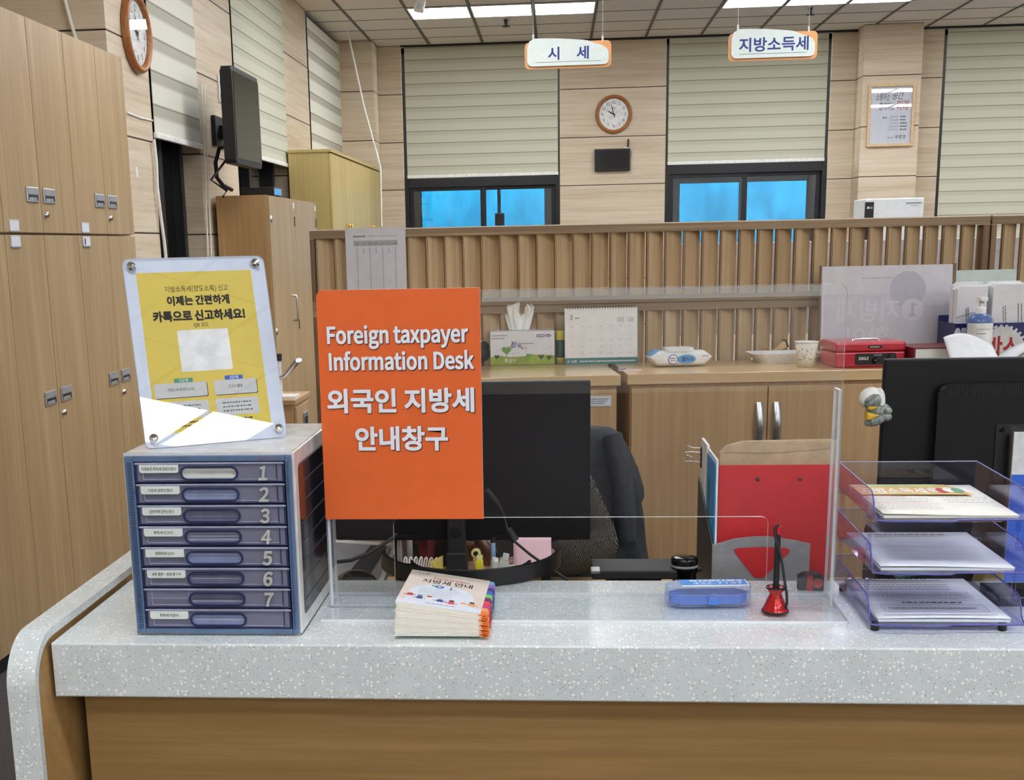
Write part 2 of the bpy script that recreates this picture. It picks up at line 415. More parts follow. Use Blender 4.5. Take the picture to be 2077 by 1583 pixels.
def film(px0, py0, px1, py1, yy, lab):
    a = at(px0, py0, y=yy); b = at(px1, py1, y=yy)
    zt_ = (a.z + b.z) / 2; o = MB().add([(a.x, yy, 1.12), (b.x, yy, 1.12), (b.x, yy, zt_), (a.x, yy, zt_)], [[0, 1, 2, 3]], 'blue_sheet').build('blue_sheet'); tag(o, lab, 'sheet', 'blue sheets outside the windows')
film(855, 387, 974, 384, 14.66, 'blue sheet outside the left pane of the window below the left hanging sign')
film(986, 383, 1104, 379, 14.66, 'blue sheet with a pale pipe in front, right pane of the left back window')
film(1379, 373, 1499, 370, 14.66, 'cloudy blue sheet outside the left pane of the second back window')
film(1516, 370, 1636, 366, 14.66, 'darker blue sheet outside the right pane of the second back window')
o = MB(); a = at(1012, 382, y=14.63); o.tube([(a.x, 14.63, 1.7), (a.x, 14.63, 2.2)], .022, 'light_grey', 12)
t = thing('drain_pipe', 'pale pipe with a grey box outside the left back window', 'pipe', (0, 0, 0)); o.build('pipe', t)
MB().box(a.x - .05, a.x + .06, 14.59, 14.65, 1.72, 1.86, 'grey_plastic', .01).build('junction_box', t)
struct('wall_outside', MB().box(-4, XR + 1, 17.2, 17.3, 0, 3.76, 'black_matte'))
# ---- left windows (dark glass between the piers)
for i, (a, b, zb) in enumerate(((7.335, 8.31, 2.17), (9.29, 11.03, 2.21), (12.14, 13.9, 1.6))):
    w = bpy.data.objects.new('window_%d' % (4 + i), None); COL.objects.link(w); w['kind'] = 'structure'; w.location = (XL, 0, 0)
    f = MB()
    for u, v in ((a, a + .06), ((a + b) / 2 - .04, (a + b) / 2 + .04), (b - .06, b)): f.box(-.24, -.12, u, v, .9, 3.66, 'dark_frame', .004)
    f.box(-.24, -.12, a, b, .9, .98, 'dark_frame'); f.box(-.24, -.12, a, b, 3.58, 3.68, 'dark_frame'); f.build('window_frame', w)
    MB().box(-.19, -.184, a + .06, b - .06, .98, 3.58, 'window_glass').build('pane', w)
struct('wall_outside_left', MB().box(-3.9, -3.8, 6.9, 15, 0, 3.76, 'black_matte'))
# ---- roller blinds
def blind(label, fn, mat, rail, L):
    t = thing('roller_blind', label, 'blind', (0, 0, 0), 0, 'striped roller blinds')
    fn(t)
def back_blind(x0, x1, zb, label):
    t = thing('roller_blind', label, 'blind', (x0, YB - .005, zb), 0, 'striped roller blinds')
    MB().box(0, x1 - x0, -.004, .0, .03, ZC - .022 - zb, 'blind_fabric').build('fabric', t)
    MB().box(-.004, x1 - x0 + .004, -.012, .012, 0, .034, 'white', .005).build('bottom_rail', t)
back_blind(-1.70, .008, 2.262, 'cream striped roller blind on the left back window, half behind the left sign')
back_blind(1.232, 2.945, 2.335, 'cream striped roller blind on the back window behind the right hanging sign')
back_blind(4.20, 5.93, 1.335, 'long cream striped roller blind at the far right, pulled down behind the slatted partition')
def left_blind(y0, y1, zb, label, mat, zt=3.68):
    t = thing('roller_blind', label, 'blind', (XL + .012, y0, zb), 0, 'striped roller blinds')
    MB().box(-.004, 0, 0, y1 - y0, .03, zt - zb, mat).build('fabric', t)
    MB().box(-.012, .012, -.004, y1 - y0 + .004, 0, .034, 'white', .005).build('bottom_rail', t)
left_blind(7.345, 8.30, 2.165, 'striped blind on the left wall just beyond the oval-looking clock', 'blind_fabric_open')
left_blind(9.295, 11.02, 2.205, 'striped blind on the left wall behind the wall television', 'blind_fabric')
left_blind(12.15, 13.88, 2.40, 'striped blind on the left wall above the pale yellow cupboard, near the corner', 'blind_fabric_open', 3.64)
# ================================================================== lockers on the left
LX = -2.03
HZ = {True: 1.713, False: .922}; LZ = {True: 1.600, False: 1.542}
def locker(y0, y1, z0, z1, up, label):
    t = thing('storage_cabinet', label, 'cabinet', (LX, y0, z0), 0, 'beech storage cabinets on the left wall')
    w = y1 - y0; h = z1 - z0
    MB().box(-.32, -.02, .002, w - .002, 0 if up else .06, h, 'beech_side').box(-.3, -.03, .01, w - .01, 0, .06, 'black').build('body', t)
    for s in (0, 1):
        a = s * w / 2 + .002; b = (s + 1) * w / 2 - .002
        d = MB().box(-.019, 0, a, b, (.004 if up else .07), h - .003, 'beech', .0015).build('door', t)
        hz = HZ[up] - z0; hy = (w / 2 - .135) if s == 0 else (w / 2 + .025)
        p = MB().box(-.001, .006, hy, hy + .112, hz, hz + .058, 'alu', .002)
        p.box(-.002, .0068, hy + .006, hy + .106, hz + .030, hz + .053, 'grey_plastic'); p.box(-.002, .0066, hy + .010, hy + .102, hz + .008, hz + .031, 'black'); p.box(-.002, .0072, hy + .014, hy + .085, hz + .008, hz + .019, 'grey_plastic')
        p.build('handle', d)
        if s == 1:
            k = MB(); kz = hz - .045
            k.lathe([(0, .012), (.011, .012), (.013, .0), (.013, -.004)], 'chrome', 16, T(0, w / 2 + .036, kz) @ RY(90)); k.box(.011, .013, w / 2 + .034, w / 2 + .038, kz - .006, kz + .006, 'black'); k.build('lock', d)
    lz = LZ[up] - z0
    p = MB().box(0, .003, .045, .130, lz, lz + .045, 'light_grey', .001); p.box(0, .0042, .049, .125, lz + .005, lz + .040, 'cool_white'); p.box(0, .006, .045, .130, lz, lz + .005, 'alu')
    if label.startswith('far lower'): p.box(0, .0046, .060, .072, lz + .009, lz + .037, 'ink')
    p.build('label_holder', t)
ys = [3.78, 4.50, 5.215, 5.94]
nm = ['near', 'middle', 'far']
for i in range(3):
    locker(ys[i], ys[i + 1], 0, 1.592, False, ['lower beech cabinet nearest the camera at the left edge', 'middle lower beech cabinet with recessed steel handles on the left', 'far lower beech cabinet ending by the yellow poster'][i])
    locker(ys[i], ys[i + 1], 1.594, 2.41, True, ['upper beech cabinet cut off by the left edge', 'middle upper beech cabinet with two recessed handles', 'far upper beech cabinet beside the wooden wall clock pier'][i])
# ================================================================== counter
ct = thing('service_counter', 'reception counter with pale speckled stone top and beech front', 'counter', (-.848, 1.91, 0))
YZc = Matrix(((0, 0, 1, 0), (1, 0, 0, 0), (0, 1, 0, 0), (0, 0, 0, 1)))
MB().prism([(0, .785), (.03, .785), (.03, .84), (.40, .84), (.40, .88), (0, .88)], 0, 4.2, 'stone', YZc).build('countertop', ct)
bv_ = bpy.data.objects['countertop'].modifiers.new('soft_edges', 'BEVEL'); bv_.width = .003; bv_.segments = 2; bv_.limit_method = 'ANGLE'
MB().box(.01, 4.2, .095, .115, 0, .84, 'beech_front').build('front_board', ct)
MB().box(.01, 4.2, .30, .40, 0, .84, 'beech_front').box(.2, .24, .115, .30, 0, .84, 'beech_front').box(3.9, 3.94, .115, .30, 0, .84, 'beech_front').build('carcass', ct)
# waterfall end panel : wooden core with a stone band bent over front and top
def band(r, e):
    y0, zt, y1 = -.068, .903, 1.0
    pts = [(y0 + e, 0)]
    for k in range(13):
        a = math.radians(180 - 90 * k / 12); pts.append((y0 + r + (r - e) * math.cos(a), zt - r + (r - e) * math.sin(a)))
    pts.append((y1, zt - e)); return pts
YZ = Matrix(((0, 0, 1, 0), (1, 0, 0, 0), (0, 1, 0, 0), (0, 0, 0, 1)))
o_, i_ = band(.085, 0), band(.085, .014)
MB().prism(o_ + i_[::-1], -.052, -.004, 'stone', YZ).build('edge_band', ct)
MB().prism(i_ + [(1.0, 0)], -.049, -.0085, 'beech_front', YZ).build('end_panel', ct)
# staff desk behind the counter
dk = thing('office_desk', 'light wood staff desk behind the counter', 'desk', (-.9, 2.335, 0))
MB().box(.05, 4.0, 0, .585, .695, .72, 'maple_top', .003).build('tabletop', dk)
for x in (.06, 1.9, 3.9): MB().box(x, x + .03, .03, .56, 0, .695, 'beech_side').build('leg', dk)
# ================================================================== slatted partition
TH = 4.3; plain('warm_edge', (238, 228, 208), .5, var=.02)
pt = thing('slatted_partition', 'long plywood partition with upright slats behind the filing cabinets', 'partition', (-.862, 4.345, 0), TH)
PW = 2.365
def rails(mb, x0, x1):
    mb.box(x0, x1, 0, .06, 1.548, 1.579, 'ply_edge', .001); mb.box(x0, x1, -.0012, .0, 1.5755, 1.579, 'warm_edge')
    mb.box(x0, x1, 0, .06, 1.305, 1.331, 'ply_edge', .001); mb.box(x0, x1, 0, .06, 1.277, 1.303, 'ply_edge', .001)
    mb.box(x0, x1, 0, .06, .04, .07, 'ply_edge')
r = MB(); rails(r, 0, PW); r.build('rail', pt)
MB().box(0, .016, .001, .059, 0, 1.547, 'ply_edge_up').box(PW - .022, PW, .001, .059, 0, 1.547, 'ply_edge_up').build('end_post', pt)
def slats(x0, x1, z0, z1):
    s = MB(); x = x0; 
    while x < x1 - .056:
        M = T(x, .004, 0) @ RZ(36)
        b = bmesh.new(); bmesh.ops.create_cube(b, size=1)
        for v in b.verts: v.co = Vector((.039 + v.co.x * .078, .0065 + v.co.y * .013, (z0 + z1) / 2 + v.co.z * (z1 - z0)))
        bmesh.ops.bevel(b, geom=[e for e in b.edges if abs(e.verts[0].co.z - e.verts[1].co.z) > .1], offset=.003, segments=2, affect='EDGES')
        b.verts.index_update(); vs = [v.co.copy() for v in b.verts]
        for f in b.faces:
            n = f.normal; s.add(vs, [[v.index for v in f.verts]], 'ply_edge_up' if abs(n.x) > .7 else 'ply_face', M)
        b.free(); x += .0643
    return s
slats(.022, PW - .02, 1.331, 1.548).build('upper_slats', pt); slats(.022, PW - .02, .07, 1.277).build('lower_slats', pt)
pt2 = thing('slatted_partition', 'short plywood slatted partition piece at the far right edge', 'partition', (-.862 + (PW + .006) * math.cos(math.radians(TH)), 4.345 + (PW + .006) * math.sin(math.radians(TH)), 0), TH)
r = MB(); rails(r, 0, .9); r.build('rail', pt2); MB().box(0, .018, .001, .059, 0, 1.547, 'ply_edge_up').box(.88, .9, .001, .059, 0, 1.547, 'ply_edge_up').build('end_post', pt2)
slats(.045, .88, 1.331, 1.548).build('upper_slats', pt2); slats(.045, .88, .07, 1.277).build('lower_slats', pt2)
# ================================================================== low filing cabinets
def lowcab(loc, rz, w, doors, label):
    t = thing('filing_cabinet', label, 'cabinet', loc, rz, 'low wooden filing cabinets')
    MB().box(0, w, 0, .40, 1.066, 1.10, 'maple_top', .002).build('cabinet_top', t)
    MB().box(.01, w - .01, .02, .395, .05, 1.066, 'oak_cabinet').box(.02, w - .02, .04, .38, 0, .05, 'black').build('body', t)
    for s in range(2):
        a = s * w / 2 + .012 * (s == 0) + .0015; b = (s + 1) * w / 2 - .012 * (s == 1) - .0015
        d = MB().box(a, b, .002, .02, .06, 1.054, 'oak_cabinet', .0015).build('door', t)
        x = (w / 2 - .028) if s == 0 else (w / 2 + .028)
        hb = MB(); pts = [(x, .004 - .022 * math.sin(PI * k / 10), .86 + .14 * k / 10) for k in range(11)]
        hb.tube(pts, .0125, 'alu', 10, None, True, .45); hb.build('handle', d)
    return t
c1 = lowcab((-.70, 3.875, 0), 6.0, .905, 2, 'low wooden cabinet carrying the tissue box and calendar')
c2 = lowcab((.222, 3.985, 0), TH, .905, 2, 'low wooden cabinet with two silver handles under the wet wipes')
c3 = lowcab((.222 + .912 * math.cos(math.radians(TH)), 3.985 + .912 * math.sin(math.radians(TH)), 0), TH, .905, 2, 'low wooden cabinet behind the right monitor, under the sanitiser bottle')
def sticker(c, x0, x1, z0, z1):
    MB().box(x0, x1, -.001, .0025, z0, z1, 'light_grey', .001).box(x0 + .006, x1 - .006, -.0016, .0, z0 + .006, z1 - .006, 'cool_white').dashes(x0 + .01, x1 - .01, z0 + (z1 - z0) * .66, .0032, -.002, 'grey_ink', gap=.3).dashes(x0 + .01, x1 - .012, z0 + (z1 - z0) * .46, .0032, -.002, 'grey_ink', gap=.3).dashes(x0 + .01, x1 - .02, z0 + (z1 - z0) * .26, .0032, -.002, 'grey_ink', gap=.3).build('name_plate', c)
sticker(c1, .80, .875, 1.0, 1.035); sticker(c3, .02, .10, 1.005, 1.04)
# ================================================================== on the counter
plain('case_grey', (214, 216, 216), .25, coat=.3); plain('rim_blue', (92, 116, 150), .4); plain('rim_dark', (60, 84, 122), .4); plain('side_panel', (22, 22, 30), .14)
milky('smoke', (150, 152, 176), (134, 136, 160), .74, .12); plain('smoke_ring', (46, 52, 92), .15); plain('smoke_light', (160, 166, 194), .15); plain('number_silver', (216, 218, 216), .28, .35); plain('grip_paper', (206, 208, 204), .3); plain('grip_blue', (126, 142, 184), .25); plain('grip_grey', (110, 112, 138), .25); plain('warm_line', (176, 172, 158), .4); plain('case_red', (140, 104, 124), .4); plain('inside_dark', (58, 58, 76), .6); plain('card', (226, 234, 232), .5, var=.02)
# ---- eight drawer organiser
BX, BY, BW, BD, BH = -.7185, 1.957, .2875, .335, .313
t = thing('drawer_organizer', 'blue fronted eight-drawer document box with numbered drawers on the counter', 'organizer', (BX, BY, .8802))
c = MB(); th = .006
c.box(0, BW, .004, BD, BH - th, BH, 'case_grey', .003).box(0, BW, .004, BD, 0, th, 'case_grey', .002).box(0, th, .004, BD, 0, BH, 'case_grey', .002).box(BW - th, BW, .004, BD, 0, BH, 'case_grey', .002).box(0, BW, BD - .006, BD, 0, BH, 'case_grey', .002)
c.box(.004, BW - .004, .002, .008, BH - .004, BH, 'case_grey')
c.build('casing', t)
sp = MB(); YZm = Matrix(((0, 0, 1, 0), (1, 0, 0, 0), (0, 1, 0, 0), (0, 0, 0, 1)))
sp.prism(rrect(.03, BD - .012, .028, BH - .028, .008), BW - .002, BW + .0008, 'side_panel', YZm)
for k in range(8): sp.box(BW + .0006, BW + .0014, .032, BD - .014, .052 + .0335 * k, .0534 + .0335 * k, 'inside_dark')
sp.build('side_window', t)
rim = MB(); x0, x1, z0, z1 = .004, BW - .004, .004, BH - .004
ix0, ix1, iz0, iz1 = .0195, BW - .0145, .0125, BH - .0135
rim.box(x0, ix0, -.004, .012, z0, z1, 'rim_blue', .002).box(ix1, x1, -.004, .012, z0, z1, 'rim_blue', .002).box(ix0, ix1, -.004, .012, z0, iz0, 'rim_blue', .001).box(ix0, ix1, -.004, .012, iz1, z1, 'rim_blue', .001)
n = 62
for k in range(n):
    z = iz0 + (iz1 - iz0) * (k + .5) / n
    rim.box(x0 + .005, ix0 - .003, -.0052, -.003, z - .0011, z + .0011, 'rim_dark'); rim.box(ix1 + .003, x1 - .005, -.0052, -.003, z - .0011, z + .0011, 'rim_dark')
rim.text('SYSMAX', .0078, ix1 - .006, iz1 + .0018, -.0046, 'case_red', w=.036, align='R', bold=.01)
rim.build('front_frame', t)
MB().box(ix0, ix1, .05, .056, iz0, iz1, 'inside_dark').build('inner_back', t)
names = ['자경농민 취득세 감면신청서', '지방세 감면신청서', '감면자체 감면신청서', '취득세 신고서', '등록면허세 신고서', '세액 결정·경정 청구서', '', '취득세 이양서']
dh = (iz1 - iz0) / 8
rs = random.Random(3)
for i in range(8):
    zb = iz1 - (i + 1) * dh + .0008; zt = iz1 - i * dh - .0012; h = zt - zb; w = ix1 - ix0 - .003; xa = ix0 + .0015
    d = MB()
    d.box(xa, xa + w, -.002, .001, zb, zt, 'smoke', .0008)
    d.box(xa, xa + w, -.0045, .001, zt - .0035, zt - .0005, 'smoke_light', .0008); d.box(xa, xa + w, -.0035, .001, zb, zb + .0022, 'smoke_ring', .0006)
    d.box(xa, xa + .004, -.003, .001, zb, zt, 'smoke_ring', .0008); d.box(xa + w - .004, xa + w, -.003, .001, zb, zt, 'smoke_ring', .0008)
    # fine raised border of the front
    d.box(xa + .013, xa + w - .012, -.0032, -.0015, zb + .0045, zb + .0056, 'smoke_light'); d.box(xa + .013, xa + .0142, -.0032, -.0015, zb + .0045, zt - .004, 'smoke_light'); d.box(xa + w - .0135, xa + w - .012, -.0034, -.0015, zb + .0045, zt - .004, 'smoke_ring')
    d.box(xa + .006, xa + w - .006, .004, .044, zb + .0005, zb + .003, 'smoke_ring'); 
    do = d.build('drawer', t)
    do['label'] = 'smoky purple drawer front' if i < 7 else 'smoky purple drawer front without a number'
    # grip opening: a stadium ring, the paper inside showing through
    cx = xa + w * .535 - .0085; cz = (zb + zt) / 2 - .0012; hw, hh = .0485, .0118
    g = MB(); o1 = rrect(cx - hw, cx + hw, cz - hh, cz + hh, hh, 8); i1 = rrect(cx - hw + .0028, cx + hw - .0028, cz - hh + .0028, cz + hh - .0028, hh - .0028, 8)
    m_ = len(o1); vs_ = [(p[0], p[1], -.0062) for p in o1] + [(p[0], p[1], -.0062) for p in i1] + [(p[0], p[1], .001) for p in o1] + [(p[0], p[1], .001) for p in i1]
    fs_ = []
    for k in range(m_):
        q = (k + 1) % m_
        fs_ += [[k, q, m_ + q, m_ + k], [k, 2 * m_ + k, 2 * m_ + q, q], [m_ + k, m_ + q, 3 * m_ + q, 3 * m_ + k]]
    g.add(vs_, fs_, 'smoke_ring', XZ); g.build('grip', do)
    pg = MB(); pan = rrect(cx - hw + .0028, cx + hw - .0028, cz - hh + .0028, cz + hh - .0028, hh - .0028, 8); pg.flat(pan, -.0023, ('grip_paper', 'grip_blue', 'grip_grey', 'grip_grey', 'grip_blue', 'grip_grey', 'grip_grey', 'grip_blue')[i])
    for q_ in range(3): pg.line(cx - hw + .006, cx + hw - .006, cz - .006 + .005 * q_ + rs.uniform(-.0015, .0015), cz - .0046 + .005 * q_ + rs.uniform(-.001, .002), -.0026, rs.choice(['smoke_ring', 'smoke_light', 'grip_grey', 'smoke_light']) if i else rs.choice(['warm_line', 'card']))
    top = .55 if i == 0 else (.25 if i in (1, 7) else .1)
    hgt = h * (.62 if i in (0, 7) else .42)
    pg.box(xa + .012, xa + w - .014, .006, .04, zb + .0035, zb + .0035 + hgt, 'paper' if i in (0,) else 'smoke_light')
    pg.dashes(cx - hw + .008, cx + hw - .008, zb + .0035 + hgt * .55, .0016, .0055, 'grey_ink')
    pg.build('papers', do)
    if names[i]:
        lb = MB(); lx0, lx1 = xa + .0085, xa + .0745; lz1 = zt - .0035; lz0 = lz1 - .0135
        lb.prism(rrect(lx0, lx1, lz0, lz1, .004, 4, (2, 3)) if i != 4 else [(lx0, lz0), (lx1, lz0 + .0004), (lx1, lz1 + .0005), (lx0, lz1)], -.0058, -.0048, 'card')
        lb.text(names[i], .0062, (lx0 + lx1) / 2 + (.0 if i else 0), lz0 + .0044, -.0062, 'ink', w=(.058 if i == 0 else .05 if i == 5 else .041 if i < 3 else .032), bold=.012)
        lb.build('label_card', do)
    else:
        lb = MB(); lx0, lx1 = xa + .009, xa + .078; lz1 = zt - .0035; lz0 = lz1 - .0135
        lb.box(lx0, lx1, -.0056, -.0046, lz0, lz0 + .0009, 'smoke_light').box(lx1 - .0008, lx1, -.0056, -.0046, lz0, lz1, 'smoke_light').build('label_card', do)
    if i < 7:
        nb = MB(); nb.text('%d' % (i + 1), .030, xa + w - .0355, zb + .0045, -.0068, 'number_silver', bold=.05, depth=.0022, shear=.12); nb.build('number', do)
# ---- yellow poster in a standing acrylic frame, leaning back on the box
plain('poster_yellow', (224, 198, 84), .55, var=.02); plain('poster_grey', (206, 206, 204), .55, var=.02); plain('green_tab', (70, 148, 110), .5); plain('blue_tab', (44, 92, 178), .5); plain('frame_white', (214, 222, 238), .35, var=.02); plain('faint_yellow', (206, 178, 66), .55, var=.02)
t = thing('poster_stand', 'leaning acrylic frame with a yellow poster on top of the drawer box', 'sign', (-.6887, 1.9942, BH + .8818)); t.rotation_euler = (-.2777, 0, .5247)
w, h = .2468, .3255
MB().prism(rrect(0, w, 0, h, .012), .0035, .007, 'frame_white').build('back_panel', t)
p = MB(); p.flat([(.0206, .0235), (.2218, .0222), (.2212, .301), (.0207, .3008)], .0033, 'poster_yellow')
yy = .0030
p.text('지방소득세(양도소득) 신고', .0118, .121, .2665, yy, 'ink', w=.110, bold=.004)
p.text('이제는 간편하게', .0175, .1215, .2440, yy, 'ink', w=.108, bold=.03, heavy=.0004)
p.text('카톡으로 신고하세요!', .0195, .120, .2165, yy, 'ink', w=.160, bold=.03, heavy=.00055)
p.text('QR 코드', .0085, .121, .2040, yy, 'ink', w=.026, bold=.012)
p.flat(rrect(.0772, .1664, .1268, .2000, .003), yy, 'paper') if False else p.flat(rrect(.0772, .1664, .1268, .1990, .003), yy, 'white')
for (a, b, z0_, z1_, tb, tx, st) in ((.0262, .1165, .0835, .1085, 'green_tab', .0775, '1단계'), (.1292, .2045, .0832, .1085, 'blue_tab', .1655, '2단계')):
    p.flat(rrect(a + .0012, b + .0012, z0_ - .0012, z1_ - .0008, .003), yy + .0001, 'ink'); p.flat(rrect(a, b, z0_, z1_, .003), yy, 'poster_grey')
    p.flat(rrect(tx - .016, tx + .016, z1_, z1_ + .0075, .001), yy, tb); p.text(st, .0062, tx, z1_ + .0014, yy - .0002, 'white', w=.015, bold=.02)
p.text('지방소득세(양도소득)', .0062, .0715, .0945, yy - .0002, 'ink', w=.046, bold=.008); p.text('신고서 촬영', .0064, .1665, .0945, yy - .0002, 'ink', w=.024, bold=.012)
for (a, b) in ((.0396, .1159), (.128, .204)):
    p.flat(rrect(a, b, .0465, .0765, .003), yy, 'poster_grey')
    for q in range(3): p.dashes(a + .012, b - .012, .067 - q * .007, .0028, yy - .0002, 'grey_ink', rnd=rs)
for q in range(2): p.dashes(.06, .19, .0385 - q * .006, .0026, yy - .0002, 'ink', rnd=rs)
p.build('poster', t)
MB().prism(rrect(0, w, 0, h, .012), .0, .0024, 'acrylic', side='acrylic_edge').build('front_panel', t)
for u, v in ((.0135, .3117), (.2297, .3119), (.0143, .0168), (.2328, .0160)):
    s = MB(); s.lathe([(0, .0062), (.0035, .0058), (.0075, .0024), (.0078, .0), (.0078, -.002)], 'chrome', 16, T(u, 0, v) @ RX(90), False); s.build('standoff_screw', t)
MB().box(w / 2 - .03, w / 2 + .03, .0, .004, -.11, .0, 'frame_white', .001, T(0, .012, .125) @ RX(19)).build('easel_leg', t)
# ---- acrylic screen
A0, A1, AY, AT = -.4125, .4785, 2.12, 1.443
plain('cut_edge', (214, 222, 226), .2, var=.02)
t = thing('counter_screen', 'clear acrylic counter screen with a pass-through opening, carrying the orange sign', 'screen', (0, AY, .8803))
oz = AT - .88
out = rrect(A0, A1, .005, oz, .014, 5, (0, 1))
# outer outline with the opening cut from below
L_ = [(A1, oz - .02)]
pts = [p for p in out]
top = [p for p in rrect(A0, A1, .005, oz, .016, 5, (0, 1)) if p[1] > .01]
op = [(-.2925, .005), (-.2925, .155), (-.291, .161), (-.2865, .1655), (-.281, .167), (.3505, .167), (.356, .1655), (.3605, .161), (.362, .155), (.362, .005)]
ring = top + [(A0, .005)] + op + [(A1, .005)]
s = MB(); s.prism(ring, -.0025, .0025, 'acrylic', side='acrylic_edge'); s.build('sheet', t)
b = MB(); b.prism(rrect(A0 - .004, A1 + .008, -.086, .085, .004), 0, .005, 'acrylic_base', Matrix.Identity(4), side='acrylic_edge'); b.build('base_plate', t)
for sx, (a, c_) in enumerate(((A0 + .001, A0 + .006), (A1 - .006, A1 - .001))):
    f = MB(); f.prism([(.0028, .005), (.052, .005), (.040, .385), (.0028, .385)], a, c_, 'acrylic', YZ, side='acrylic_edge'); f.build('support_fin', t)
milky('film', (244, 246, 248), (226, 226, 222), .14, .3)
MB().box(-.128, .452, -.0034, -.0027, oz - .020, oz - .0015, 'film').build('edge_film', bpy.data.objects['counter_screen'])
# ---- orange sign
plain('sign_orange', (226, 102, 42), .5, var=.015); plain('sign_white', (232, 236, 244), .4, var=.02); plain('sign_shadow_ink', (84, 34, 26), .6, var=.02)
t = thing('information_sign', 'orange Foreign taxpayer Information Desk sign fixed to the acrylic screen', 'sign', (0, AY - .0075, 0))
sg = MB()
S0 = at(641, 588, y=2.1125); S1 = at(973, 585, y=2.1125); S2 = at(981, 1052, y=2.1125); S3 = at(660, 1055, y=2.1125)
xa, xb, zb, zt = (S0.x + S3.x) / 2, (S1.x + S2.x) / 2, (S2.z + S3.z) / 2, (S0.z + S1.z) / 2
sg.prism(rrect(xa, xb, zb, zt, .012, 5, (1,)), 0, .0048, 'sign_orange', side='sign_white'); sg.build('board', t)
def line(st, px0, px1, pyb, pyt, bold, hk):
    a = at(px0, pyb, y=2.1125); b_ = at(px1, pyb, y=2.1125); hh_ = (at(px0, pyt, y=2.1125).z - at(px0, pyb, y=2.1125).z) * hk
    cxm = (a.x + b_.x) / 2; zz = (a.z + b_.z) / 2; tx = MB()
    tx.text(st, hh_, cxm + .0012, zz - .0013, -.0006, 'sign_shadow_ink', w=b_.x - a.x - .002, bold=.02, heavy=bold); tx.text(st, hh_, cxm, zz, -.0016, 'sign_white', w=b_.x - a.x - .003, bold=.02, heavy=bold); tx.build('lettering', t)
line('Foreign taxpayer', 663, 951, 695, 662, .0008, 1.36)
line('Information Desk', 667, 963, 749, 716, .0008, 1.36)
line('외국인 지방세', 664, 963, 832, 787, .0010, 1.14)
line('안내창구', 721, 910, 909, 864, .0010, 1.14)
